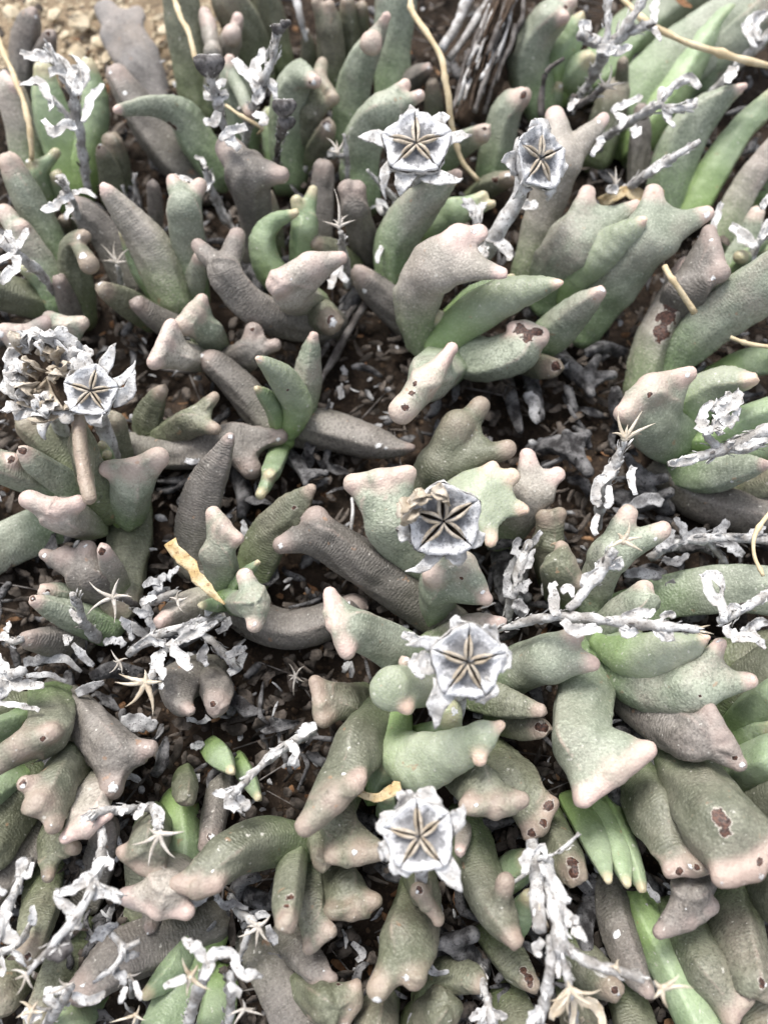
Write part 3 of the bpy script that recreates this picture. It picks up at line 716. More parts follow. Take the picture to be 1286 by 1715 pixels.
# -- lower left
shoot('keeled leaf with a pink ridge and green heart at the left edge', [
 L('g',8,23,'85 1175 38,85 1220 38,70 1245 34','85 1225 14,40 1248 20,-10 1278 20','h',1.0,'r 70 1232 6'), L('f',8,18,'55 1200 30,20 1215 26,-20 1225 24'),
 L('o',5,12,'60 1190 36,10 1190 36,-30 1195 30'), L('f',6,16,'40 1290 30,0 1320 30,-30 1340 30')])
shoot('dark brown mauve leaf ending in two dull lobes, left', [
 L('b',4,17,'100 1165 34,135 1200 39,180 1245 42,205 1270 38','250 1254 14,190 1318 18','f')])
shoot('brown grey hammer leaf with a white flecked corner, left', [
 L('b',3,16,'185 1010 34,160 975 35,140 950 30','76 928 9,110 930 14,148 918 13','f',1.0,'w 73 926 6,w 142 911 6'),
 L('m',6,20,'200 995 22,188 955 21,175 922 13', spots='r 174 926 8,w 178 932 3')])
shoot('grey finger leaf with a ringed white tip pointing left', [
 L('g',5,18,'180 1050 30,125 1030 27,85 1015 20,60 1006 10', spots='r 58 1007 8,w 56 1003 4'), L('g',3,13,'150 1030 26,110 1000 24,78 990 14', spots='r 86 990 6')])
shoot('blunt dark leaf with a pink end, below the finger leaf', [
 L('b',4,15,'135 1075 26,90 1072 26,50 1070 17')])
shoot('pinkish flat leaf touched by a pale star, left of the green sprout', [
 L('m',3,13,'370 1000 30,315 1015 28,270 1040 13')])
shoot('olive and pink shoot with green buds beside the yellow strip', [
 L('o',4,20,'425 965 34,450 905 36,485 860 32,522 818 10', spots='r 487 848 5'),
 L('g',7,24,'380 985 28,370 935 30,362 905 28','357 860 11,375 885 14,398 902 10','h'),
 L('f',10,23,'385 1000 12,405 970 14,432 942 5'), L('f',10,20,'385 1010 14,360 1012 14,338 1014 7'), L('f',10,17,'375 1005 18,395 1005 20,415 1010 16'),
 L('g',9,29,'395 1010 24,425 1010 30','411 966 13,428 1010 20,425 1046 12','h')])
shoot('pair of brown bean shaped leaves pointing down', [
 L('b',3,15,'345 1125 34,305 1145 37,300 1175 24,318 1190 10'), L('b',3,15,'345 1130 30,362 1155 29,364 1180 22', spots='r 352 1180 7')])
shoot('two small green leaf tips in the soil gap', [
 L('f',4,14,'355 1252 18,372 1270 21,388 1292 8'), L('f',3,11,'400 1275 16,418 1305 15,433 1336 7')])
shoot('grey leaf with two ringed horns pointing down, left edge', [
 L('g',6,24,'140 1255 34,105 1300 38,78 1345 36','44 1312 14,66 1345 22,88 1383 13','f',1.0,'r 42 1310 8,w 42 1322 6,w 86 1384 5'),
 L('f',4,15,'175 1270 30,135 1310 28,120 1350 22')])
shoot('pinkish grey leaf with a jagged lower edge beside the ringed horns', [
 L('m',5,22,'170 1290 24,160 1330 34,140 1370 30','180 1365 9,145 1385 14,112 1402 11','h',1.0,'w 112 1400 5'),
 L('o',4,14,'95 1380 26,85 1430 28','126 1420 11,82 1468 10','f')])
shoot('small olive keeled tip above a dark green leaf, left', [
 L('o',5,18,'310 1300 20,312 1320 22,312 1335 17','312 1338 8'), L('f',3,10,'300 1350 36,310 1420 36,300 1500 34')])
shoot('triangular pink rimmed leaf held under a pale star', [
 L('g',6,21,'258 1380 34,248 1415 34','207 1425 10,240 1448 14,270 1465 11','h')])
shoot('broad pale pink hammer leaf above the brown stem', [
 L('m',6,21,'300 1450 34,280 1490 36','211 1500 12,265 1518 16,312 1526 13','h'), L('b',3,10,'255 1500 20,255 1535 18,252 1555 10')])
shoot('brown upright leaf with a ring scar behind the olive arm', [
 L('b',3,14,'375 1300 24,362 1350 24,352 1410 20', spots='r 357 1399 8')])
shoot('dark brown thick leaf lying slanted across the lower left', [
 L('b',3,11,'350 1550 40,270 1580 45,200 1610 44,140 1660 26', spots='w 142 1652 7')])
shoot('long dark leaves at the left edge, lower left', [
 L('o',3,14,'70 1270 36,30 1340 42,-20 1420 42'), L('b',3,13,'80 1380 32,30 1435 36,-30 1500 36'), L('o',2,14,'85 1460 32,68 1530 32,50 1595 24', spots='r 50 1595 8,w 52 1604 4'),
 L('o',2,9,'40 1620 34,0 1670 36'), L('o',2,8,'130 1560 30,100 1620 30,70 1700 30')])
shoot('green pointed leaves hanging at the bottom left', [
 L('f',3,13,'330 1540 26,290 1620 26,245 1665 10'), L('f',2,10,'350 1570 34,310 1640 36,270 1730 36'), L('f',2,9,'150 1670 30,120 1720 34'), L('f',2,8,'370 1640 30,355 1730 32')])
shoot('wrinkled brown leaf with a ragged end beside the finger leaf with the tan scar', [
 L('b',3,12,'480 1570 30,515 1610 27,538 1640 20','532 1655 10,555 1640 10','f',1.0,'w 540 1622 5')])
shoot('brown mauve stem like leaf running down to the bottom edge', [
 L('b',3,8,'425 1580 30,460 1640 36,490 1700 40,510 1770 40')])
shoot('olive leaf with a tan crusted ridge near the bottom edge', [
 L('o',3,13,'500 1650 34,550 1680 34','596 1650 9,590 1680 14,577 1708 11','h',1.0,'r 567 1640 6'), L('o',3,10,'560 1715 30,540 1700 24,525 1690 16'), L('f',2,6,'515 1640 20,520 1680 20')])
shoot('dim leaves at the bottom edge below the wide wrinkled leaf', [
 L('o',2,9,'640 1660 34,630 1720 40'), L('o',3,12,'720 1670 34,740 1640 32,790 1640 24,805 1652 12'), L('o',3,10,'700 1720 36,740 1690 34', '745 1700 14')])
shoot('dark rear leaves filling the gap under the ringed capsule pair', [
 L('o',2,8,'230 1570 26,240 1500 26,235 1440 24'), L('b',2,8,'150 1500 28,170 1440 28,180 1390 24')])
# ------------------------------------------------------------------ ground, gravel and litter
def ground_h(x, y):
    h = 0.0015*noise.noise(Vector((x*80, y*80, 0)))+0.0009*noise.noise(Vector((x*260, y*260, 3)))+0.0004*noise.noise(Vector((x*900, y*900, 7)))
    return h-0.0015
def soil_material():
    m, nt, b = new_mat('soil'); t = NT(nt); co = t.coord()
    n1 = t.noise(co, 120, 5, 0.6); n2 = t.noise(co, 900, 4, 0.7); v = t.voro(co, 520)
    col = t.mix(t.ramp(n1, 0.35, 0.65), (0.016, 0.012, 0.009), (0.050, 0.036, 0.027))
    col = t.mix(t.math('MULTIPLY', t.ramp(n2, 0.55, 0.7), 0.5), col, (0.15, 0.105, 0.07))
    pale = t.attr('pale'); col = t.mix(pale, col, t.mix(t.ramp(v, 0.1, 0.5), (0.46, 0.375, 0.26), (0.24, 0.185, 0.125)))
    t.put(b.inputs['Base Color'], col); b.inputs['Roughness'].default_value = 0.95; b.inputs['Specular IOR Level'].default_value = 0.15
    t.put(b.inputs['Normal'], t.bump(t.math('ADD', n2, v), 0.0005, 1.0)); return m
gx = np.concatenate([[-1.5, -.8, -.4, -.25], np.linspace(-0.17, 0.17, 190), [.25, .4, .8, 1.5]])
gy = np.concatenate([[-1.5, -.8, -.4, -.2], np.linspace(-0.12, 0.24, 200), [.3, .5, .9, 1.5]])
# pale gravel lies round the mat (beyond its far left corner); dark humus under it
PALE_C = at(150, 20, 0)
def pale_at(x, y):
    p = Vector((x, y, 0)); d = (p-PALE_C); n = noise.noise(Vector((x*60, y*60, 9)))*0.012
    a = (0.040+n-math.hypot(d.x*0.85, d.y*1.25 if d.y < 0 else d.y*.4))/0.014
    out = (max(-0.115-x, x-0.125, -0.095-y, y-0.185)+n)/0.02      # bare gravel all round the mat
    return max(0, min(1, max(a, out)))
gv = [(x, y, ground_h(x, y)) for y in gy for x in gx]
nx = len(gx); gf = [[j*nx+i, j*nx+i+1, (j+1)*nx+i+1, (j+1)*nx+i] for j in range(len(gy)-1) for i in range(nx-1)]
g = mesh_obj('ground', gv, gf, soil_material(), attrs={'pale': [pale_at(x, y) for x, y, z in gv]}); tag(g, kind='structure')

ICO_V = None
def chip(mb, c, r, flat=0.6, seed=None):
    """an angular stone chip"""
    global ICO_V
    if ICO_V is None:
        import bmesh
        bm = bmesh.new(); bmesh.ops.create_icosphere(bm, subdivisions=1, radius=1); ICO_V = ([v.co.copy() for v in bm.verts], [[v.index for v in f.verts] for f in bm.faces]); bm.free()
    q = Matrix.Rotation(random.uniform(0, 6.3), 3, 'Z') @ Matrix.Rotation(random.uniform(-.5, .5), 3, 'X')
    sx, sy, sz = r*random.uniform(.75, 1.3), r*random.uniform(.6, 1), r*flat*random.uniform(.6, 1)
    off = Vector((random.random()*50, random.random()*50, 0))
    V = []
    for v in ICO_V[0]:
        k = 1+0.35*noise.noise(v*1.3+off); V.append(Vector(c)+q@Vector((v.x*sx*k, v.y*sy*k, v.z*sz*k)))
    mb.add(V, ICO_V[1])
def stone_material(name, a, b2):
    m = dry_material(name, a, b2, tuple(x*0.4 for x in a), 0.35, 0.9, s1=200, s2=1200); return m
M_CHIP = stone_material('brown_grit', (0.04, 0.027, 0.018), (0.13, 0.088, 0.058))
M_STONE = stone_material('tan_stone', (0.40, 0.33, 0.23), (0.58, 0.50, 0.37))
corners = [at(-60, -60, 0), at(1346, -60, 0), at(1346, 1775, 0), at(-60, 1775, 0)]
def rnd_ground():
    return at(random.uniform(-80, 1366), random.uniform(-80, 1790), 0)
mb = MB(); mt = MB()
for i in range(5200):
    p = rnd_ground(); r = random.choice((.25, .3, .4, .5, .8))*MM
    pa = pale_at(p.x, p.y)
    if random.random() < pa: continue
    chip(mb, (p.x, p.y, ground_h(p.x, p.y)+r*0.25), r)
for i in range(1500):
    p = at(random.uniform(-80, 420), random.uniform(-80, 260), 0); r = random.choice((.35, .5, .7, 1.0))*MM
    if random.random() < pale_at(p.x, p.y): chip(mt, (p.x, p.y, ground_h(p.x, p.y)+r*0.3), r)
o = mb.build('grit', M_CHIP, smooth=False); tag(o, 'dark brown grit and soil crumbs between the shoots', 'grit', kind='stuff')
o = mt.build('gravel', M_STONE, smooth=False); tag(o, 'fine tan gravel in the top left corner', 'gravel', kind='stuff')
for (x, y, r) in [(135, 35, 22), (110, 60, 15), (130, 88, 17), (165, 70, 14), (90, 25, 16), (160, 25, 15), (180, 95, 15), (270, 75, 15), (275, 50, 12), (285, 110, 13), (20, 20, 15), (55, 8, 14), (265, 30, 12), (290, 140, 12), (100, 100, 14)]:
    q = MB(); c = at(x, y, 1.2); chip(q, c, r*px(c), 0.55); o = q.build('pebble', M_STONE, smooth=False, loc=(c.x, c.y, 0))
    tag(o, 'pale tan stone chip lying on the gravel in the top left corner', 'pebble', 'pale stone chips in the top left corner')

# dead leaf crumbs between the stems: far too many to count
def flake_into(mb, c, ln, wd, rough=0.3):
    a = random.uniform(0, 6.28); el = random.uniform(-.5, .6)
    d = np.array((math.cos(a)*math.cos(el), math.sin(a)*math.cos(el), math.sin(el)))
    n = np.array((random.uniform(-.7, .7), random.uniform(-.7, .7), 1.0)); cv = random.uniform(-.3, .3)*ln
    sd = np.cross(d, n); c = np.array(c)
    pts = [c-d*ln/2, c-d*ln*.15+sd*cv*.3, c+d*ln*.2+sd*cv*.3, c+d*ln/2]
    w = [wd*random.uniform(.3, .8), wd, wd*random.uniform(.7, 1.1), wd*random.uniform(.1, .6)]
    mb.add(*ribbon(pts, w, n, max(wd*0.12, 0.00008), random.uniform(-.2, .6), rough, 2))
md = MB(); mg = MB(); mr = MB()
for i in range(5200):
    p = rnd_ground()
    if pale_at(p.x, p.y) > 0.5 and random.random() < .8: continue
    flake_into(md, (p.x, p.y, random.uniform(0, 6.5)*MM), random.uniform(1.2, 5)*MM, random.uniform(.3, 1.1)*MM)
for i in range(800):
    p = rnd_ground()
    if pale_at(p.x, p.y) > 0.4: continue
    flake_into(mg, (p.x, p.y, random.uniform(1, 7.5)*MM), random.uniform(.8, 3.4)*MM, random.uniform(.2, .65)*MM)
for i in range(520):
    p = rnd_ground(); flake_into(mr, (p.x, p.y, random.uniform(0, 3)*MM), random.uniform(1, 3.5)*MM, random.uniform(.3, .8)*MM)
ms = MB()
for i in range(900):
    p = rnd_ground()
    if pale_at(p.x, p.y) > 0.3: continue
    z = random.uniform(1, 7)*MM; a = random.uniform(0, 6.28); l = random.uniform(1.5, 4.5)*MM; w = random.uniform(.35, 1.1)*MM
    d = np.array((math.cos(a), math.sin(a), random.uniform(-.4, .4))); c = np.array((p.x, p.y, z)); k = np.random.randn(3)*l*.22; k[2] = abs(k[2])
    pts = smooth_path(np.array([c-d*l, c-d*l*.3+k, c+d*l*.4+k*.6, c+d*l]), 2); m_ = len(pts)
    if i % 3: ms.add(*tube(pts, [w*(.35+.65*math.sin(math.pi*(j+.6)/(m_+.3)))*random.uniform(.8, 1.15) for j in range(m_)], 6, .22))
    else: ms.add(*ribbon(pts, [w*1.5*math.sin(math.pi*(j+.5)/m_) for j in range(m_)], (random.uniform(-.6, .6), random.uniform(-.6, .6), 1), .1*MM, .5, .3, 4, random.uniform(-1, 1), .3))
tag(ms.build('withered_litter', M_SHRIVEL), 'matted grey black withered leaves filling the gaps', 'litter', kind='stuff')
tag(md.build('leaf_litter', M_LITTER), 'dark withered leaf litter between the succulent stems', 'litter', kind='stuff')
tag(mg.build('pale_litter', M_FLAKE), 'tiny grey white crumbs of dead leaf in the litter', 'litter', kind='stuff')
tag(mr.build('brown_litter', M_RUST), 'rust brown crumbs of dead leaf on the soil', 'litter', kind='stuff')
mt = MB()
for i in range(260):
    p = rnd_ground(); a = random.uniform(0, 3.14); l = random.uniform(3, 10)*MM; z = random.uniform(.5, 4)*MM
    d = Vector((math.cos(a), math.sin(a), random.uniform(-.15, .15)))*l
    pts = [Vector((p.x, p.y, z))-d, Vector((p.x, p.y, z+random.uniform(-.4, .6)*MM)), Vector((p.x, p.y, z))+d]
    mt.add(*tube(pts, [.12*MM, random.uniform(.12, .28)*MM, .08*MM], 5, 0.2))
tag(mt.build('fine_twigs', M_DARKSTEM), 'fine dark rootlets and twig bits in the litter', 'litter', kind='stuff')

# shrunken black grey dead leaves down in the gaps
LM['s'] = M_SHRIVEL
def dead(label, *leaves):
    b = np.mean([np.array(at(*nums(l[3])[0][:2], l[1])) for l in leaves], axis=0); b[2] = 0.001
    r = empty('shrivelled_leaf', b); tag(r, label, 'dead leaf', 'shrivelled dead leaves in the gaps')
    for l in leaves: build_leaf(l, r)
dead('black forked dead leaf in the gap right of the scarred stub', L('s',2,8,'930 590 14,965 625 15,990 640 12','1025 628 7,990 660 6,1000 600 6'))
dead('dark twisted dead leaves below the scarred stub leaf', L('s',2,7,'850 640 12,862 690 11,870 720 7'), L('s',2,8,'885 625 13,895 665 12,905 700 7'))
dead('grey black dead leaf with two horns above the mauve lobed leaf', L('s',2,10,'890 755 14,930 745 17,965 760 20','948 727 8,982 728 8,985 790 9'))
dead('dark dead leaf leaning on the big keeled shoot, right', L('s',2,10,'1050 720 16,1032 680 15,1030 655 9'), L('s',2,8,'1040 590 10,1010 580 11,985 590 8'))
dead('dead grey forked leaf below the straw star stalk on the right', L('s',3,11,'1115 850 15,1085 825 16,1070 790 12','1050 765 6,1110 800 8'), L('s',3,9,'1030 830 14,1070 845 16,1120 825 9'))
dead('rough dead leaf scraps right of the stacked olive leaves', L('s',3,9,'1060 975 16,1085 960 18,1100 970 10','1110 960 6'), L('s',3,9,'1110 905 14,1150 915 15,1190 905 10','1205 930 5,1198 890 5'))
dead('dark crusty dead leaf beside the plump beak tipped leaf', L('s',3,9,'840 930 18,850 980 20,860 1020 14','885 925 9,880 1000 9'))
dead('black dead leaf under the wrinkled grey leaf with the white point', L('s',2,8,'395 790 14,410 825 15,405 860 9'))
dead('dead grey leaf hanging below the long brown wrinkled leaf', L('s',2,8,'480 760 14,500 780 12,515 805 6','545 792 5,512 810 5'))
dead('black shrunken leaf between the stag horn and the claw leaves', L('s',2,8,'415 440 14,430 470 14,440 490 9','410 462 8'))
dead('ringed dead stump beside the wide wrinkled olive leaf', L('s',3,12,'800 1630 22,770 1590 20,735 1570 12','715 1580 9,790 1565 12'), L('s',3,10,'810 1600 16,800 1640 16,805 1660 12'))
dead('dead dark leaves under the large shoot with the tan scar', L('s',2,8,'420 1500 16,455 1510 14,465 1480 9'), L('s',2,7,'385 1530 12,400 1480 12,430 1470 8'))
dead('dark crumpled leaf below the mauve brown hatchet leaf', L('s',2,8,'1040 1190 18,1060 1225 20,1085 1240 12','1035 1225 8'))
dead('dark dead leaf at the left of the bean shaped pair', L('s',2,8,'230 1130 14,190 1120 15,160 1130 10'), L('s',2,7,'270 1050 12,300 1070 14,335 1060 8'))
dead('dark dead leaf between the two club leaves at the lower right', L('s',2,9,'1050 1370 14,1030 1330 14,1020 1310 10'), L('s',2,8,'1105 1500 10,1090 1480 9,1080 1465 6'))
dead('black withered leaf under the brown keeled leaf, lower right', L('s',2,8,'990 1500 16,975 1550 17,980 1590 12'))
dead('black withered leaf behind the small white stalk, upper left', L('s',2,9,'215 300 13,225 340 14,235 370 10'))
dead('dark withered leaf beneath the pink finger leaf', L('s',2,8,'575 530 16,590 500 14,600 480 9'))

# ------------------------------------------------------------------ dry sticks, grass and dead strips
def stick(name, label, cat, path, mat, group=None, rough=0.05, sides=8):
    rows = nums(path); P = np.array([[*at(a[0], a[1], a[2]), 0] for a in rows])
    for r, a in zip(P, rows): r[3] = a[3]*px(Vector(r[:3]))
    q = smooth_path(P, 6); q[:, 3] = np.maximum(q[:, 3], .00006)
    for k in range(len(q)): q[k, 3] *= .92+.35*noise.noise(Vector(q[k, :3])*260)+(.35 if name == 'grass_stem' and k % 11 == 5 else 0)
    q[:, :3] += np.array([noise.noise_vector(Vector(r[:3])*180) for r in q])*0.00035
    mb = MB(); mb.add(*tube(q[:, :3], q[:, 3], sides, rough))
    o = mb.build(name, mat, loc=(P[0][0], P[0][1], 0)); tag(o, label, cat, group); return o
GG = 'dry grass stems across the mat'
def grass(label, path): return stick('grass_stem', label, 'grass stem', path, M_GRASS, GG, 0.06)
grass('curving straw grass stem running down behind the top star capsule', '688 -10 30 4,690 18 30 5,735 90 29 5,748 150 26 5,758 220 20 5,775 270 15 4,802 302 12 4')
grass('thick straw grass stem crossing the top right corner', '1035 -10 24 4,1082 38 26 6,1160 75 27 6,1230 95 27 6,1310 115 27 6')
grass('straw grass stem leaning at the left edge', '-12 40 24 5,12 100 25 5,38 165 24 5,52 215 22 5,53 268 18 4')
grass('straw grass stem dropping from the top edge behind the round seed head', '286 -20 27 4,300 20 27 5,318 60 27 5,330 110 25 4')
grass('short straw piece lying across the rust wounded leaf', '1113 448 26 5,1130 475 26 5,1162 524 22 6')
grass('thin looping straw at the right edge', '1292 852 24 4,1266 890 25 4,1262 930 25 4,1276 966 25 4')
grass('thin straw showing below the big sweeping leaf at the right edge', '1222 566 20 4,1250 574 20 4,1300 582 20 3')
grass('fine curled straw thread beside the second white stalk', '378 176 24 3,410 198 25 3,440 214 24 3,432 225 20 2')
grass('bit of straw lying behind the tilted capsule', '880 362 12 4,906 376 12 5,938 388 12 5')
o = stick('woody_stem', 'thick dark brown woody stem rising at the top edge', 'woody stem', '780 215 3 26,808 140 10 34,832 60 18 34,862 -40 24 34', M_BARK, None, 0.16, 14)
for k in range(26):
    t0 = random.uniform(0, .6); off = random.uniform(-34, 30); pts = []
    for t in (t0, t0+.13, t0+.26, t0+.4):
        x = 780+off+85*t+random.uniform(-4, 4); y = 215-260*t+random.uniform(-6, 6); pts.append([*at(x, y, 16+12*t-abs(off)*.10+random.uniform(-1, 2)), random.uniform(1.5, 5)*px(at(x, y, 15))])
    q = smooth_path(np.array(pts), 4); mb = MB(); mb.add(*tube(q[:, :3], np.abs(q[:, 3])+1e-5, 5, .3)); mb.build('bark_strip', random.choice([M_BARK, M_BARK, M_DARKSTEM, M_DARKSTEM, M_STEM]), o)
for i, (p, l) in enumerate([('738 85 16 8,765 40 18 9,790 -15 20 9', 'pale flat straw leaning on the woody stem'), ('752 100 14 6,790 45 17 7,828 -15 19 7', 'second pale straw nearer the woody stem'),
        ('780 85 14 4,785 130 10 4,778 200 6 3', 'thin bent grey twig hanging beside the woody stem')]):
    stick('dry_twig', l, 'twig', p, M_STEM, 'dry twigs', 0.1)
stick('dry_twig', 'long dark grey stick lying in the gap left of the centre', 'twig', '612 508 8 7,575 570 7 7,528 655 6 5', M_DARKSTEM, 'dry twigs', 0.14)
stick('dry_twig', 'shorter dark stick alongside the long grey one', 'twig', '600 505 5 5,560 560 5 6,535 600 4 4', M_DARKSTEM, 'dry twigs', 0.14)
stick('dry_twig', 'pale upright twig between narrow leaves at the top edge', 'twig', '492 -15 22 6,502 25 20 6,513 70 15 4', M_STEM, 'dry twigs', 0.1)
stick('dry_twig', 'thin dark rootlet behind the pink edged saddle leaves', 'twig', '205 540 4 3,235 575 5 4,265 615 4 4,330 622 3 4', M_DARKSTEM, 'dry twigs', 0.12)
stick('dry_twig', 'thin grey thread hanging beside the mushroom shaped leaf', 'twig', '588 835 9 3,590 870 9 3,586 915 5 3', M_STEM, 'dry twigs', 0.1)
stick('dry_twig', 'broken twig by the tan star husk at the top right', 'twig', '905 195 14 7,908 150 18 6,915 120 22 5,945 98 25 3', M_DARKSTEM, 'dry twigs', 0.14)

def blade(path, zdef=20, thick=0.10, cup=0.35, rag=0.2, twist=0.0, wave=0.12, tiltx=0.0, cols=6):
    """ribbon from 'x y w' or 'x y w z' rows"""
    rows = nums(path); P = []
    for a in rows:
        p = at(a[0], a[1], a[3] if len(a) > 3 else zdef); P.append([*p, max(a[2]*.76*px(p), 0.00008)])
    q = smooth_path(P, 4); n = np.array(-FWD)+np.array(RIGHT)*(tiltx+random.uniform(-.45, .45))+np.array(UP)*random.uniform(-.3, .5)
    # crumple
    j = np.array([noise.noise_vector(Vector(r[:3])*420) for r in q])*0.0007
    return ribbon(q[:, :3]+j, np.maximum(q[:, 3], .00008), n, thick*MM, cup, rag, cols, twist, wave)
def strip(name, label, cat, path, mat, group=None, z=20, **k):
    mb = MB(); mb.add(*blade(path, z, **k)); c = np.mean(np.array(mb.v), 0)
    o = mb.build(name, mat, loc=(c[0], c[1], 0)); tag(o, label, cat, group); return o
strip('dead_leaf', 'golden yellow dead leaf strip stuck to the green budded shoot', 'dead leaf', '284 908 16 27,305 930 16 28,335 965 15 28,358 990 10 28,377 1012 2 28', M_GOLD, None, thick=.3, cup=.2, rag=.12)
strip('dead_leaf', 'small golden brown curl under the broad peach pointed leaf', 'dead leaf', '598 1330 8 20,630 1334 9 21,660 1325 12 22,668 1312 8 22', M_GOLD, None, thick=.3)
strip('dead_leaf', 'golden brown flake caught among the three pink teeth', 'dead leaf', '1005 340 14 18,1040 322 12 20,1075 328 14 20,1110 325 8 22', M_GOLD, None, thick=.3)
strip('dead_leaf', 'small brown flake at the base of the broad two horned end', 'dead leaf', '1130 -5 8 16,1142 10 8 16,1155 12 4 16', M_RUST)
FG = 'grey white dead leaf scraps in the litter'
for lab, p, z in [
 ('speckled grey white scrap below the stub with the scar', '884 655 9,893 680 13,900 708 6', 9),
 ('heart shaped speckled grey scrap above the grey twig, left', '205 1206 12,228 1212 20,252 1212 16,262 1206 5', 9),
 ('small butterfly shaped grey scrap below the bean shaped leaves', '314 1203 7,326 1204 5,332 1205 4,350 1201 8', 9),
 ('second butterfly shaped grey scrap lower in the gap', '320 1252 5,331 1250 10,340 1246 5', 6),
 ('oval white scrap right of the dead stems under the yellow strip', '384 1128 8,398 1110 12,412 1092 6', 10),
 ('oblong speckled scrap under the pale little star, left', '128 1162 11,150 1152 12,172 1142 5', 12),
 ('crusty grey scraps left of the small pale star', '40 1112 9,75 1105 12,112 1108 9,135 1125 4', 9),
 ('long grey curved scrap lying over the brown mauve leaf', '42 1132 5,75 1130 7,108 1140 4', 14),
 ('grey white scrap pointing down beside the finger leaf', '122 1080 7,142 1098 11,158 1112 5', 14),
 ('small grey scrap beside the top of the budded shoot', '404 872 4,412 890 9,410 905 6', 10),
 ('curled grey white scrap hanging from the ringed dead stump', '722 1580 8,715 1605 9,728 1625 10,748 1625 4', 13),
 ('white ragged scrap under the olive arm leaf', '318 1512 9,338 1502 13,352 1492 6', 18),
 ('small grey scraps in the hollow under the olive boot leaves', '592 1578 5,605 1595 9,598 1615 6', 6),
 ('grey scrap in the soil beside the long dark stick', '570 615 5,577 625 7,582 630 4', 5),
 ('second grey scrap in the soil beside the long dark stick', '566 645 5,570 660 7,566 668 4', 5),
 ('white scrap stuck to the long brown wrinkled leaf', '313 768 6,324 772 7,332 770 4', 18),
 ('pale speckled scraps left of the long grey leaf, right of the centre', '882 920 8,868 940 11,850 965 9,845 985 4', 12),
 ('lower pale speckled scrap left of the long grey leaf', '872 1000 6,862 1018 9,880 1030 6', 10),
 ('grey scrap behind the pink ended dark leaf', '205 1040 9,228 1056 11,248 1068 6', 8),
 ('upright grey scrap beside the pinkish flat leaf', '236 1000 5,245 1020 10,256 1050 8,250 1062 3', 13),
 ('sparkling grey scrap on the dark leaf below the horned leaf', '1095 1262 8,1088 1285 9,1078 1300 4', 9),
 ('pale grey scrap below the straw star stalk, right', '1110 845 10,1090 835 14,1060 845 10,1040 850 4', 12),
 ('dusty grey scrap between the stacked leaves and the horned leaf', '1045 955 8,1070 962 12,1100 965 10,1110 972 4', 13),
 ('grey white scrap beside the horned leaf with the star', '1118 975 10,1125 980 11,1135 975 4', 11),
 ('white scrap on the soil near the green wedge leaf', '575 1128 4,580 1118 8,585 1108 5', 6),
 ('crumpled grey scrap below the heart shaped one', '175 1345 6,190 1310 10,215 1300 9,230 1310 5', 10),
 ('grey scrap behind the triangular pink rimmed leaf', '192 1395 3,200 1420 7,195 1440 4', 8),
 ('dusty scrap at the right end of the grey twig, left of the finger leaf', '498 1282 8,490 1270 10,480 1285 5', 14),
 ('pale scrap beside the dark fan of dead leaf in the lower right', '1078 1475 5,1095 1500 8,1103 1512 4', 10),
]: strip('leaf_scrap', lab, 'leaf scrap', p, M_FLAKE, FG, z, thick=.2, cup=.25, rag=.22)

# ------------------------------------------------------------------ dried flowers: five valved capsules
def valve_material():
    m, nt, b = new_mat('capsule_valve_face'); t = NT(nt); co = t.coord()
    rim = t.attr('rim'); n1 = t.noise(co, 900, 4, 0.7); n2 = t.noise(co, 2600, 3, 0.7)
    w = t.mix(n1, (0.60, 0.60, 0.62), (0.82, 0.82, 0.825)); d = t.mix(n1, (0.11, 0.111, 0.118), (0.40, 0.402, 0.415))
    f = t.math('ADD', rim, t.math('MULTIPLY', t.math('SUBTRACT', n1, 0.58), 1.7))
    col = t.mix(t.ramp(f, 0.25, 0.75), d, w)
    col = t.mix(t.math('MULTIPLY', t.ramp(n2, 0.55, 0.66), 0.6), col, (0.10, 0.10, 0.11))
    t.put(b.inputs['Base Color'], col); b.inputs['Roughness'].default_value = 0.8; b.inputs['Specular IOR Level'].default_value = 0.2
    t.put(b.inputs['Normal'], t.bump(t.math('ADD', n2, n1), 0.0003, 0.9)); return m
M_FACE = valve_material()
DG = 'dried seed capsules standing over the mat'
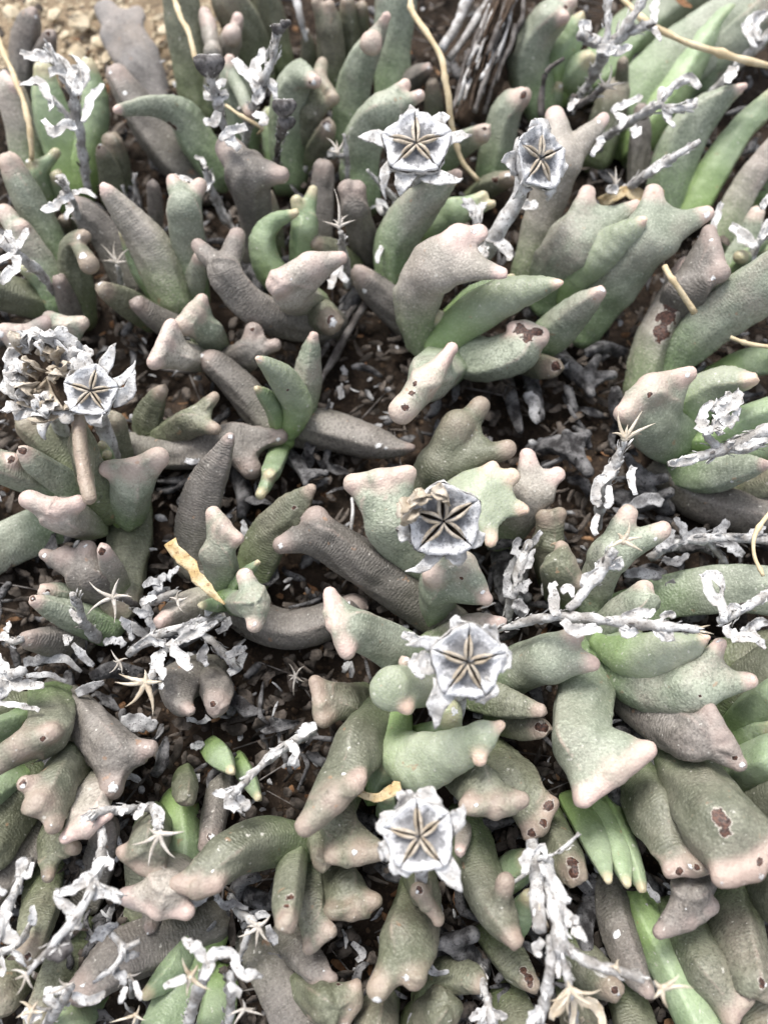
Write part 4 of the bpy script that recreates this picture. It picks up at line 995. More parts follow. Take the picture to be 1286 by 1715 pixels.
def capsule(label, x, y, z, r, slits, tilt=(0, 0), sepals=(), stalk='', missing=(), gold=(), depth=0.75, open_=1.0):
    C = at(x, y, z); R = 1.08*r*px(C)
    n = (-FWD+RIGHT*tilt[0]+UP*tilt[1]).normalized(); e1 = (RIGHT-n*RIGHT.dot(n)).normalized(); e2 = n.cross(e1)
    def P(q, a, h):
        return np.array(C+e1*(R*q*math.cos(a))+e2*(R*q*math.sin(a))+n*(R*h))
    root = empty('dried_capsule', (C.x, C.y, 0.001)); tag(root, label, 'dried flower', DG)
    A = [math.radians(s) for s in sorted(slits)]; N = len(A); ph = random.uniform(0, 9)
    def rimr(a):
        best = 1e9
        for i in range(N):
            a0, a1 = A[i], A[(i+1) % N]+(2*math.pi if i == N-1 else 0)
            aa = (a-a0) % (2*math.pi)
            if aa <= a1-a0+1e-9:
                w = abs(2*aa/(a1-a0)-1); return 0.86+0.14*w**1.3+0.05*noise.noise(Vector((a*2.3, ph, 0)))+0.02*noise.noise(Vector((a*9, ph, 4)))
        return 1.0
    # cup under the face, its ragged collar and dark floor
    mb = MB(); K = 40; rings = [(1.0, .05), (1.015, -.03), (.96, -.16), (.80, -.36), (.52, -.58), (.30, -depth), (.16, -depth-.1)]
    V = []
    for (q, h) in rings:
        for k in range(K):
            a = 2*math.pi*k/K; w = 1+0.05*noise.noise(Vector((a*4, q*7, ph)))+0.02*random.uniform(-1, 1)
            V.append(P(q*rimr(a)*w, a, h+0.05*noise.noise(Vector((a*3+5, q*3, ph)))*(q > .9)))
    Fc = [[i*K+k, i*K+(k+1) % K, (i+1)*K+(k+1) % K, (i+1)*K+k] for i in range(len(rings)-1) for k in range(K)]
    mb.add(V, [f[::-1] for f in Fc])
    # inner wall and floor
    V = [P(rimr(2*math.pi*k/K)*.985, 2*math.pi*k/K, .055) for k in range(K)]+[P(.88*rimr(2*math.pi*k/K), 2*math.pi*k/K, -.16) for k in range(K)]+[P(0, 0, -.2)]
    mb.build('cup', M_PAPER, root)
    fl = MB(); fl.add(V, [[k, (k+1) % K, K+(k+1) % K, K+k] for k in range(K)]+[[K+k, K+(k+1) % K, 2*K] for k in range(K)]); fl.build('inner_wall', M_SLIT, root)
    for i in range(N):
        a0, a1 = A[i], A[(i+1) % N]+(2*math.pi if i == N-1 else 0); am = (a0+a1)/2; ha = (a1-a0)/2
        if i not in missing:
            nr, na = 9, 10; V = []; rim = []
            for side in (1, 0):
                for ir in range(nr+1):
                    q = 0.035+0.965*ir/nr
                    gap = 0.012+0.036*open_*math.sin(math.pi*min(1, q/0.92))**1.0
                    ga = min(ha*.9, math.asin(min(.95, gap/q))) if q > gap else ha*.9
                    for ia in range(na+1):
                        e = 2*ia/na-1; a = am+e*(ha-ga); rr = q*rimr(a)
                        h = 0.03+0.05*q**2+0.075*abs(e)**3*(1-q)**.5-0.12*(1-e*e)*math.sin(math.pi*q)**1.0+0.07*math.exp(-((q-.96)/.06)**2)
                        h += 0.075*noise.noise(Vector((rr*math.cos(a)*5, rr*math.sin(a)*5, ph)))+0.045*noise.noise(Vector((rr*math.cos(a)*14, rr*math.sin(a)*14, ph)))
                        V.append(P(rr*0.985, a, h if side else h-.10)); rim.append(0.12+0.95*max(0, (q-.30)/.6)**1.6+0.25*abs(e)**4*(q < .9)-0.10*(1-e*e))
            M = (nr+1)*(na+1); Fc = []; m_ = na+1
            for ir in range(nr):
                for ia in range(na):
                    p = ir*m_+ia; Fc.append([p, p+m_, p+m_+1, p+1]); Fc.append([M+p, M+p+1, M+p+m_+1, M+p+m_])
                Fc.append([ir*m_, M+ir*m_, M+(ir+1)*m_, (ir+1)*m_]); Fc.append([ir*m_+na, (ir+1)*m_+na, M+(ir+1)*m_+na, M+ir*m_+na])
            for ia in range(na):
                Fc.append([ia, ia+1, M+ia+1, M+ia]); p = nr*m_+ia; Fc.append([p, M+p, M+p+1, p+1])
            vo = mesh_obj('valve', V, Fc, M_FACE if i not in gold else M_LIP, root, attrs={'rim': rim})
        else: vo = root
        # a pair of straw coloured lips along the slit
        for sgn in (-1, 1):
            if i in missing or (i-1) % N in missing and sgn < 0: continue
            pts = []; rad = []; L0 = random.uniform(.60, .80)
            for k in range(9):
                tt = k/8; q = 0.03+L0*tt; off = sgn*(0.024+0.052*open_*math.sin(math.pi*tt**.85))
                v = P(q, a0, 0.055+0.045*math.sin(math.pi*tt)+.01*random.uniform(-1, 1)); v = v+np.array(-e1*math.sin(a0)+e2*math.cos(a0))*R*off
                pts.append(v); rad.append(R*(0.012+0.037*math.sin(math.pi*min(1, tt*1.02+.02))**.7))
            mb = MB(); mb.add(*tube(pts, rad, 7, .12)); mb.build('lip', M_LIP, vo)
    for s in sepals:
        ang, ln, wd, lift = s[:4]; a = math.radians(ang); bend = s[4] if len(s) > 4 else 0.0
        pts = []; w = []; K = 9
        for k in range(K):
            t = k/(K-1); q = .80+.22*min(1, t*3)+ln*t; aa = a+bend*t
            pts.append(P(q, aa, -0.20+lift*t+0.14*math.sin(t*3)+.04*noise.noise(Vector((t*4, ang, ph)))))
            w.append(R*wd*.82*(1-t**1.3*.93)*(1+.15*noise.noise(Vector((t*6, ang, 2)))))
        mb = MB(); pts = [p_+np.array(noise.noise_vector(Vector(p_)*500))*0.0005 for p_ in pts]
        mb.add(*ribbon(pts, w, n+e1*random.uniform(-.3, .3)+e2*random.uniform(-.3, .3), R*.05, .35, .16, 6, random.uniform(-.5, .5), .12)); mb.build('sepal', M_PAPER, root)
    if stalk:
        rows = nums(stalk); Q = [[*P(0, 0, -depth), R*.2]]
        for a in rows: p = at(*a[:3]); Q.append([*p, a[3]*px(p)])
        q = smooth_path(Q, 5); mb = MB(); mb.add(*tube(q[:, :3], q[:, 3], 9, .1)); mb.build('stalk', M_STEM, root)
    return root, P, R
capsule('open star capsule with ivory rim and straw lipped slits, top centre', 697, 242, 37, 56, (-52, 15, 92, 165, 226), (-.05, 0.16),
    ((168, .62, .34, .1), (12, .55, .3, .0), (215, .55, .22, -.35, .35), (292, .6, .34, .0, .55), (45, .25, .4, .1), (250, .35, .4, -.2), (100, .12, .4, .0)), '700 330 18 10,690 400 8 10')
capsule('tilted capsule turned right on a pale stalk, upper right', 903, 266, 38, 51, (-58, 28, 88, 160, 232), (0.62, -0.08),
    ((85, .2, .5, .0), (10, .15, .6, .0), (190, .2, .5, -.2), (240, .3, .4, -.3), (300, .22, .4, -.1)), '868 330 30 13,835 385 26 14,812 430 20 12')
capsule('blue grey star capsule beside the ragged husk, left', 153, 655, 40, 43, (-54, 8, 76, 163, 228), (0.05, 0.05),
    ((62, .95, .34, .1, .05), (20, .9, .24, .1, .3), (-20, .7, .4, .1, .9), (105, .5, .5, -.1), (-75, .25, .5, -.1)), '170 705 22 13,185 745 16 13,192 790 9 12')
r_, P_, R_ = capsule('ragged broken capsule with torn white rim and brown inside, left', 82, 632, 36, 62, (-60, 10, 80, 150, 220), (-0.1, 0.1),
    ((30, .3, .5, .2), (70, .25, .5, .25), (110, .35, .5, .2), (150, .28, .5, .2), (190, .25, .6, .2), (230, .3, .5, .1), (265, .55, .3, .0), (300, .25, .5, .1), (340, .2, .5, .2)), '95 690 20 13,110 740 8 12', missing=(0, 2, 3), gold=(4,), open_=1.5)
for k in range(40):
    a = random.uniform(0, 6.28); q = random.uniform(.12, 1.08); b0 = random.uniform(-1.2, 1.2)
    pts = [P_(q, a, random.uniform(-.1, .1)), P_(q+.16, a+b0*.25, random.uniform(.05, .35)), P_(q+.28*math.cos(b0), a+b0*.4, random.uniform(.1, .5)), P_(q+.38*math.cos(b0), a+b0*.55, random.uniform(.05, .45))]
    mb = MB(); w = [R_*.12, R_*.16, R_*.14, R_*.05]; q4 = smooth_path(np.c_[np.array(pts), w], 3)
    mb.add(*ribbon(q4[:, :3], np.abs(q4[:, 3]), (random.uniform(-.5, .5), .2, 1), R_*.03, .3, .35, 5, random.uniform(-1, 1), .25)); mb.build('husk_shred', M_LIP if q < .45 else (M_PAPER if k % 4 else M_LIP), r_)
r_, P_, R_ = capsule('half broken capsule with straw fragments on its upper edge, centre', 742, 872, 38, 63, (-42, 32, 95, 160, 228), (.1, -0.28),
    ((262, .62, .26, .0, -.45), (290, .3, .34, .0), (-35, .2, .4, .0), (200, .1, .4, .0)), '735 930 20 11,730 1000 8 11', missing=(), gold=(), open_=1.5)
for k in range(12):
    a = random.uniform(1.3, 2.8); q = random.uniform(.45, .95)
    pts = [P_(q, a, 0), P_(q+.12, a+.1, .2), P_(q+.2, a+.25, .3), P_(q+.25, a+.4, .22)]; q4 = smooth_path(np.c_[np.array(pts), [R_*.1, R_*.17, R_*.15, R_*.05]], 3)
    mb = MB(); mb.add(*ribbon(q4[:, :3], np.abs(q4[:, 3]), (random.uniform(-.6, .6), .2, 1), R_*.035, .35, .3, 5, random.uniform(-1, 1), .25)); mb.build('husk_shred', M_LIP, r_)
capsule('large pale star capsule with a long white point below, lower centre', 782, 1108, 40, 62, (-62, 12, 88, 158, 232), (.14, -0.06),
    ((228, .85, .42, .0, .32), (150, .55, .24, .1, .25), (185, .4, .36, -.1), (100, .12, .4, .0), (0, .14, .5, .0), (300, .12, .5, .0), (50, .1, .4, 0)), '770 1180 18 11,755 1220 10 11')
capsule('lowest star capsule with a white point at lower right', 703, 1400, 36, 59, (-50, 40, 95, 168, 238), (-.12, 0.1),
    ((-47, .75, .40, .0, -.1), (165, .2, .44, .1), (22, .38, .36, .1, .25), (75, .22, .5, .0), (115, .2, .4, .0), (240, .16, .5, .0), (205, .15, .4, 0)), '705 1470 18 11,700 1520 8 11')

# ------------------------------------------------------------------ dry flower stalks with papery bracts, buttons and star husks
SG = 'dry flower stalks in the mat'
def star_into(parent, x, y, z, ln, ang, mat=M_STRAW, lift=.35, core=5):
    """withered star: a small core with one spike per angle (degrees in the photo, up = 90)"""
    c = at(x, y, z); u = px(c); mb = MB()
    chip(mb, c, core*u, .9); hub = mb.build('star_husk', mat, parent, loc=None)
    for a in ang:
        if isinstance(a, tuple): a, k = a
        else: k = random.uniform(.8, 1.1)
        d = RIGHT*math.cos(math.radians(a))+UP*math.sin(math.radians(a)); s = -FWD*random.uniform(.1, lift)
        side = d.cross(FWD)*random.uniform(-.12, .12)
        pts = [c, c+(d*.35+s*.5+side)*ln*k*u, c+(d*.7+s*.8+side)*ln*k*u, c+(d+s)*ln*k*u]
        q = smooth_path(np.array([list(p) for p in pts]), 3); m = len(q)
        rr = [max(.35*u, (core*.62*(1-i/(m-1))**.8)*u) for i in range(m)]
        b2 = MB(); b2.add(*tube(q, rr, 5, .14)); b2.build('spike', mat, hub)
def button_into(parent, x, y, z, r):
    c = at(x, y, z); R = r*px(c); mb = MB(); K = 18
    n = (-FWD*.5+UP*.8).normalized(); e1 = RIGHT; e2 = n.cross(e1)
    V = []; rings = [(.15, -1.0), (.55, -.75), (.9, -.35), (1.02, .0), (.95, .3), (.7, .42), (.35, .36), (.05, .30)]
    for q, h in rings:
        for k in range(K):
            a = 2*math.pi*k/K; w = 1+.10*math.cos(5*a)*(q > .3)+.05*random.uniform(-1, 1); V.append(c+(e1*math.cos(a)+e2*math.sin(a))*R*q*w+n*R*h)
    mb.add(V, [[i*K+k, i*K+(k+1) % K, (i+1)*K+(k+1) % K, (i+1)*K+k] for i in range(len(rings)-1) for k in range(K)]); hd = mb.build('seed_head', M_BUTTON, parent)
    for i in range(5):
        a = 2*math.pi*i/5+.3; m2 = MB(); pts = [c+n*R*.40+(e1*math.cos(a)+e2*math.sin(a))*R*q for q in (.1, .45, .85)]
        m2.add(*tube(np.array([list(p) for p in pts]), [R*.05, R*.09, R*.05], 5, .2)); m2.build('ridge', M_STEM, hd)
def stalk(label, stems, bracts=(), stars=(), buttons=(), mat=M_STEM, bmat=M_PAPER, z=26, rag=.16):
    first = nums(stems[0])[0]; p0 = at(*first[:3]); root = empty('dry_stalk', (p0.x, p0.y, 0.001)); tag(root, label, 'dry stalk', SG)
    for i, st in enumerate(stems):
        rows = nums(st); Q = []
        for a in rows: p = at(*a[:3]); Q.append([*p, a[3]*px(p)])
        q = smooth_path(Q, 5); q[:, 3] = np.maximum(q[:, 3], .00008)
        m = len(q)
        for k in range(m): q[k, 3] *= (.85+.42*noise.noise(Vector(q[k, :3])*700))
        q[:, :3] += np.array([noise.noise_vector(Vector(r[:3])*300) for r in q])*0.0003
        mb = MB(); mb.add(*tube(q[:, :3], q[:, 3], 10, .17)); mb.build('stem' if i == 0 else 'branch', mat, root)
    for b in bracts:
        mb = MB(); mb.add(*blade(b, z, thick=.10, cup=.45, rag=rag*1.6, twist=random.uniform(-.6, .6), wave=.16)); mb.build('bract', bmat, root)
    sh = MB(); sd_ = MB()
    for st in stems:
        rows = np.array([[*at(*a[:3]), a[3]] for a in nums(st)]); q = smooth_path(rows, 6)
        L_ = np.linalg.norm(np.diff(q[:, :3], axis=0), axis=1).sum()
        for k in range(int(L_/0.00075)):
            i = random.randrange(len(q)-1); c = q[i, :3]*(1-.5)+q[i+1, :3]*.5; u = px(Vector(c)); rad = q[i, 3]*u
            t_ = (q[i+1, :3]-q[i, :3]); t_ /= np.linalg.norm(t_)+1e-12
            o_ = np.cross(t_, np.random.randn(3)); o_ /= np.linalg.norm(o_)+1e-12; l_ = random.uniform(2, 7)*u*(1 if rad > 5*u else .7)
            fl_ = random.uniform(.1, 1.1)
            P3 = [c+o_*rad*.8-t_*l_, c+o_*rad*1.08, c+o_*(rad*1.1+l_*.5*fl_)+t_*l_, c+o_*(rad+l_*1.1*fl_)+t_*l_*1.5]
            (sh if random.random() < .85 else sd_).add(*ribbon(P3, [l_*.2, l_*.42, l_*.36, l_*.1], o_+np.random.randn(3)*.3, .05*MM, random.uniform(-.3, .5), .3, 2))
    if sh.v: sh.build('papery_shreds', bmat, root)['kind'] = 'stuff'
    if sd_.v: sd_.build('dark_shreds', M_DARKSTEM, root)['kind'] = 'stuff'
    for s in stars: star_into(root, *s)
    for s in buttons: button_into(root, *s)
    return root
stalk('grey stalk with spreading white bracts in the top left', ['148 318 10 8,140 260 18 9,128 190 26 9,122 150 30 9,100 110 34 8,80 75 36 6', '140 225 22 6,110 190 26 6,88 165 28 5'],
    ['124 140 8,110 115 15,90 100 11,60 96 14,34 90 6', '128 150 10,112 125 14,84 122 9', '128 160 9,138 130 14,132 105 10,118 92 4', '86 172 7,72 150 11,58 140 13,34 145 6', '84 160 9,86 178 7,85 188 3', '128 210 9,112 212 10,92 222 13,74 200 5', '140 205 8,146 180 11,160 160 10,172 138 5', '122 118 9,135 120 9,142 140 5'], z=33)
stalk('stalk with chalky bracts and a knobbed top, left of the cane leaf', ['410 245 10 7,418 205 20 8,428 165 28 9,445 130 34 9,460 85 38 8,466 52 40 7', '418 215 18 5,400 180 24 5'],
    ['432 150 10,415 130 14,400 112 12,392 96 7', '436 140 10,430 118 12,440 88 7,446 82 4', '428 155 10,445 140 12,456 150 12,458 165 5', '415 215 9,395 220 11,378 224 10,370 236 5', '425 190 8,445 200 11,440 214 8', '420 170 9,435 160 13,440 145 6'], buttons=((466, 46, 41, 12), (478, 38, 42, 9)), z=32)
stalk('stalk topped by a round dark seed head', ['400 260 14 6,372 205 24 7,362 165 30 9,352 128 36 8,350 112 38 9'],
    ['362 165 9,350 160 10,345 150 5', '366 178 10,372 158 12,380 165 6', '368 190 9,362 205 10,350 208 9,345 200 4', '360 150 8,372 142 9,376 150 4', '400 250 9,385 232 11,372 228 8'], buttons=((350, 104, 38, 25),), z=31)
stalk('stalk with twin dark round seed heads', ['462 300 8 6,466 250 18 6,472 222 26 7,474 195 32 8'], buttons=((475, 176, 35, 20), (480, 203, 31, 14)), mat=M_DARKSTEM)
stalk('small white tufted stalk above the cracked brown leaf', ['140 400 8 5,128 350 18 6,112 315 25 6,100 298 28 5', '150 340 16 3,165 365 14 3'],
    ['118 330 7,100 340 10,84 350 12,72 346 5', '120 325 7,140 322 9,160 330 4', '116 340 7,118 355 9,112 368 4', '112 315 7,106 300 9,98 292 5', '122 335 6,110 322 8,104 335 4'], z=24)
stalk('stalk with white forked bracts at the left edge', ['92 490 12 8,65 455 20 9,35 430 27 9,5 405 30 8'],
    ['30 425 9,15 405 12,-8 392 8', '32 420 9,42 395 12,48 380 5', '30 430 9,25 450 12,10 470 10,4 475 4', '28 420 8,18 400 10,12 385 5', '20 430 9,0 440 12,-15 450 8'], z=29)
stalk('pale bracts clustered below the tilted capsule', ['812 440 14 8,800 400 22 8,795 360 26 7', '840 380 24 6,820 410 18 6'],
    ['800 375 8,788 350 13,780 332 8', '800 370 8,802 350 10,812 340 7', '815 400 9,835 405 14,852 425 10,850 435 4', '812 410 8,805 420 10,815 432 5', '868 340 9,885 345 13,900 340 6', '828 385 7,845 370 8,850 355 5', '775 345 7,790 355 9,800 372 4'], z=25)
stalk('branched grey stalk with a five armed node at the top right', ['955 185 6 8,985 140 16 9,1005 105 24 11,1015 82 30 12', '1012 80 30 8,1018 40 33 8,1015 -15 36 8', '1018 80 30 9,1050 40 33 9,1085 -15 36 8', '1022 76 30 7,1060 52 31 8,1092 38 32 7', '1005 78 30 8,985 65 31 9,968 55 32 9'],
    ['1000 72 9,980 62 12,964 65 6', '970 48 9,980 46 11,985 55 6', '1020 82 10,1040 85 10,1055 75 5', '1092 40 8,1095 20 10,1100 -5 7', '1095 42 7,1098 60 7,1108 68 4', '1000 80 8,1015 88 12,1030 82 7'], z=31)
stalk('small star husk on a short dark twig, top right', ['960 178 14 7,985 165 18 7,1010 148 23 6', '962 160 14 6,955 185 10 6'], ['965 165 6,958 182 8,952 190 4'], ((1014, 145, 25, 32, ((80, 1.1), (120, .75), (5, 1.0), (340, .6), (165, .5)), M_PALESTAR),), mat=M_DARKSTEM)
stalk('gnarled grey twig ending in a loop of dry bracts, top right', ['1000 235 14 8,1045 210 20 9,1085 185 26 10,1108 175 28 9', '1108 178 28 7,1135 182 28 7,1158 178 28 6,1165 165 27 4', '1105 172 28 7,1130 142 29 7,1155 135 30 6'],
    ['1110 180 9,1115 200 12,1124 215 6', '1105 172 8,1108 155 9,1115 150 5', '1060 210 9,1066 222 10,1060 230 6', '1028 190 8,1040 178 9,1065 165 8,1072 158 4', '1030 190 6,1042 205 11,1035 218 5', '1135 140 9,1155 132 10,1172 150 6', '1145 175 7,1160 172 9,1158 182 6', '1012 235 7,1000 240 9,992 262 5'], z=27)
stalk('slim dry twig with a dark tip pointing up right', ['1035 325 18 7,1065 305 22 8,1100 280 26 8,1130 262 28 6,1172 236 30 5'], ['1095 282 7,1110 268 9,1125 258 6', '1092 286 6,1102 278 9,1115 270 5', '1130 262 5,1150 250 8,1170 238 4', '1035 322 9,1022 320 11,1012 322 6'], ((1030, 312, 21, 24, ((95, 1.2), (125, 1.0), (55, .6)), M_PALESTAR),), z=27)
stalk('pale dry twig with a white bract at the right edge near the top', ['1180 165 12 6,1225 120 18 8,1262 82 24 9,1300 40 28 9'], ['1262 80 8,1250 55 11,1246 40 7', '1268 72 8,1262 40 12,1285 20 7', '1230 110 8,1222 125 13,1215 138 6', '1246 45 8,1260 30 9,1280 25 6'], z=26)
stalk('stalk with a ragged white husk at the right edge', ['1300 712 30 12,1255 732 29 13,1215 752 28 12', '1215 752 28 10,1170 765 28 9,1118 778 27 7', '1215 755 28 8,1250 752 28 8,1280 740 28 6', '1200 750 28 9,1185 730 30 9,1180 710 31 9'],
    ['1188 730 12,1175 712 14,1180 690 14,1195 668 9', '1195 705 12,1210 690 15,1228 672 13,1240 655 7', '1195 710 10,1215 705 15,1228 695 9,1235 680 5', '1185 725 9,1198 715 13,1205 730 8', '1190 690 10,1202 672 12,1222 660 9', '1168 764 6,1145 772 10,1116 778 8', '1230 754 6,1255 748 8,1282 738 4'], z=32, rag=.3)
stalk('leaning grey stalk with a large straw star, right of the centre', ['1000 885 10 8,1008 835 18 10,1022 795 24 11,1040 755 28 9,1045 740 29 8'],
    ['1005 850 8,995 830 11,1000 805 10,1012 795 5', '1005 810 7,1020 790 13,1035 775 10,1045 765 5', '1010 850 7,1020 835 10,1018 815 5', '1060 780 7,1058 800 9,1065 830 5', '1000 860 6,992 880 9,1000 895 5'], ((1046, 735, 31, 46, ((107, 1.05), (62, 1.1), (28, 1.15), (160, .55), (85, .5), (15, .6)), M_STRAW, .4, 7),), z=26)
stalk('long horizontal dry twig with shredded bracts and a straw tip, right', ['835 1055 20 6,880 1040 24 9,930 1032 28 10,985 1035 30 11,1060 1045 31 11,1130 1050 31 9,1170 1055 30 7'],
    ['935 1035 9,928 1010 13,925 985 9,935 978 5', '940 990 8,952 985 9,955 1000 5', '945 1040 10,965 1055 14,990 1055 12,1008 1058 5', '1040 1040 9,1060 1030 13,1085 1026 9,1100 1022 4', '1040 1052 9,1050 1062 13,1068 1055 7', '1105 1035 9,1112 1055 14,1120 1072 9', '1095 1050 8,1105 1065 12,1122 1068 6', '1108 1030 7,1120 1025 10,1128 1035 5'],
    ((1160, 1055, 30, 24, ((-10, 1.3), (20, 1.1), (-35, .9), (170, .6)), M_STRAW),), z=31)
stalk('forked side twig carrying a straw star, over the horizontal twig', ['952 1022 30 10,975 995 31 11,1000 965 32 12,1018 935 33 11,1030 918 34 8'],
    ['975 985 8,985 968 14,1005 958 10,1015 962 5', '998 960 9,1008 945 14,1030 948 10,1038 955 4', '1000 950 8,1010 940 12,1000 938 6', '1020 940 7,1035 940 9,1040 950 4'], ((1042, 905, 35, 32, ((75, 1.0), (10, 1.0), (-30, 1.1), (205, .9), (130, .5)), M_STRAW, .3, 8),), z=32)
stalk('white curly twig at the right edge above the green cup leaf', ['1300 985 30 8,1260 1010 30 9,1220 1035 29 9,1200 1040 28 8'],
    ['1205 1040 10,1202 1010 13,1190 985 12,1178 962 8', '1178 970 8,1195 965 11,1205 990 7,1210 1012 5', '1210 1045 9,1225 1065 14,1250 1072 12,1275 1062 8', '1240 1060 8,1260 1045 13,1290 1040 9', '1270 1010 7,1275 995 11,1285 1000 7', '1210 1030 8,1225 1018 9,1240 1022 5', '1255 1062 8,1268 1080 10,1280 1088 5'], z=30, rag=.25)
stalk('spiky straw coloured star on a dark stub left of the keeled leaf', ['585 480 8 8,578 440 14 8,572 408 20 7,570 390 24 6'], ['583 470 7,570 455 9,565 430 5', '555 485 6,560 470 10,565 450 6', '640 410 4,636 425 6,632 440 4'], ((568, 380, 26, 30, ((97, 1.9), (50, .8), (20, .95), (165, .95), (130, .5), (75, .6)), M_PALESTAR),), z=16)
stalk('thorny dry stub left of the top star capsule', ['582 300 12 5,580 260 18 5,577 225 22 4', '575 262 18 5,555 250 20 5', '665 335 12 5,640 312 16 5,615 285 20 3', '565 255 12 9,540 265 9 9,500 290 5 8'],
    ['560 252 6,553 258 7,556 262 4', '640 360 5,635 340 9,650 350 6'], ((565, 255, 23, 26, ((130, 1.1), (170, .6), (60, .8), (95, .7)), M_PALESTAR),), z=13)
stalk('small grey star in shade below the cracked brown leaf', ['205 500 4 5,202 470 9 5,198 445 14 5'], (), ((197, 440, 16, 30, ((92, 1.1), (130, 1.2), (45, 1.1), (175, .8), (5, .6), (150, .5)), M_PALESTAR),))
stalk('bare grey twig with a dry bract beside the brown fan leaf', ['378 372 6 6,360 330 12 7,348 295 17 6,345 280 19 5', '395 390 5 5,372 350 9 6,355 330 12 5'], ['345 320 6,352 300 10,345 290 5', '345 278 5,338 268 6,330 262 3'], mat=M_STEM, z=16)
stalk('white tufts in the shade behind the pale forked leaf', ['300 330 8 4,312 315 16 5', '218 350 8 3,205 310 14 3', '228 350 8 3,225 290 15 3'], ['288 300 6,300 302 9,318 302 6,322 310 4'], z=24)
stalk('pale four armed star left of the olive stem leaf', ['235 1020 10 8,212 1005 16 7,195 1000 20 6'], ['235 1010 7,250 1005 9,262 1000 4', '250 1000 7,262 990 9,285 985 5'], ((190, 1000, 22, 42, ((145, 1.1), (215, 1.2), (275, 1.05), (70, .8), (0, .8)), M_PALESTAR, .2, 7),), mat=M_DARKSTEM, z=15)
stalk('upright grey stub beside the pale four armed star', ['165 1070 8 10,142 1045 14 10,132 1015 20 8,124 995 24 7'], ['140 1040 6,128 1030 8,120 1020 4', '120 1070 6,112 1066 8,115 1080 5'], z=18)
stalk('pale tan star with long spikes at the left, under white bracts', ['262 1110 16 9,255 1130 20 8,248 1145 22 7', '262 1110 16 9,278 1085 18 8'],
    ['278 1078 8,255 1072 12,228 1082 6', '282 1075 8,302 1095 14,318 1118 10,322 1122 5', '275 1090 10,262 1110 14,270 1130 9,268 1140 5', '288 1080 7,320 1060 11,350 1045 9', '330 1050 6,345 1048 8,365 1040 4', '268 1145 6,270 1150 6,268 1155 4'],
    ((244, 1142, 25, 42, ((160, 1.05), (178, 1.15), (232, 1.2), (285, 1.35), (5, .7), (90, .5)), M_STRAW, .25, 9),), z=19, rag=.22)
stalk('tiny pale star left of the tan star with long spikes', ['212 1130 6 5,203 1115 12 4'], (), ((200, 1108, 14, 20, ((120, 1.2), (230, 1.2), (20, .8), (285, 1), (165, .5)), M_PALESTAR, .2, 4),), mat=M_DARKSTEM)
stalk('little pale star alone on the dark soil, lower centre', ['510 1150 1 3,498 1136 7 3'], (), ((495, 1133, 9, 24, ((115, 1.0), (50, 1.0), (170, .5), (265, 1.3), (330, .7), (215, .5)), M_PALESTAR, .15, 4),), mat=M_DARKSTEM)
stalk('white bracts and stem at the left edge above the keeled leaf', ['-15 1140 18 10,15 1130 22 10,40 1125 24 8', '5 1060 14 7,20 1075 16 7,40 1070 17 6'],
    ['15 1132 12,40 1145 15,76 1150 6', '10 1130 12,2 1110 14,-8 1095 9', '12 1135 10,5 1155 15,-10 1165 9', '0 1180 6,35 1182 7,70 1188 4', '8 1060 7,15 1048 9,12 1040 6', '18 1070 6,5 1072 9,-6 1070 5'], z=22, rag=.22)
stalk('grey twig with a crumbled tan tuft, over the two small green tips', ['528 1222 10 8,495 1240 16 10,450 1272 22 9,410 1310 25 8,390 1330 26 8'], ['500 1232 8,515 1222 13,530 1218 8', '485 1240 7,492 1260 11,486 1282 8', '470 1255 5,455 1265 8,440 1275 4', '395 1318 9,385 1335 13,398 1350 12,395 1365 6', '385 1325 9,368 1330 10,360 1335 5', '400 1330 8,412 1345 12,405 1362 6'], z=24)
stalk('long armed pale star above the triangular leaf', ['255 1352 16 9,262 1375 22 8,265 1388 25 7', '250 1352 16 10,215 1355 20 8,170 1358 23 8,150 1372 24 8'], ['245 1345 7,232 1362 10,225 1370 5', '215 1350 7,205 1362 9,200 1372 5', '262 1350 6,272 1365 9,270 1378 5', '160 1360 7,148 1368 10,140 1380 5'], ((268, 1396, 27, 48, ((8, .9), (200, 1.0), (252, 1.15), (305, 1.0), (150, .4)), M_PALESTAR, .15, 8),), z=23)
stalk('white stemmed stalk with curled bracts and an empty ring cup, lower left', ['170 1375 20 7,172 1420 23 9,165 1455 26 9', '165 1455 26 8,150 1500 29 8,118 1550 31 8,80 1590 30 7,50 1630 28 5', '165 1480 27 6,200 1500 26 6,205 1505 25 5'],
    ['160 1460 9,148 1470 13,128 1488 12,100 1492 8', '100 1490 8,110 1515 13,125 1540 14,140 1552 8', '145 1470 9,160 1485 12,180 1500 9,205 1508 6', '155 1465 8,168 1448 10,182 1438 6', '140 1510 7,135 1535 12,120 1545 7', '175 1450 7,188 1440 10,190 1460 5', '160 1470 8,150 1490 11,172 1502 6'],
    ((45, 1632, 28, 26, ((160, 1.0), (245, 1.3), (300, 1.0), (200, .8)), M_PALESTAR, .2, 5),), ((100, 1590, 30, 21),), z=28)
stalk('shaggy white stalk at the left edge, lower left', ['50 1440 18 6,30 1480 22 9,10 1530 26 10,-10 1580 28 10'], ['48 1440 8,35 1452 10,30 1470 6', '40 1460 7,50 1465 8,55 1445 4', '12 1530 9,5 1550 15,18 1568 12,35 1575 7', '10 1540 8,-2 1560 12,-12 1570 8', '8 1500 6,0 1490 9,-8 1480 5'], z=27)
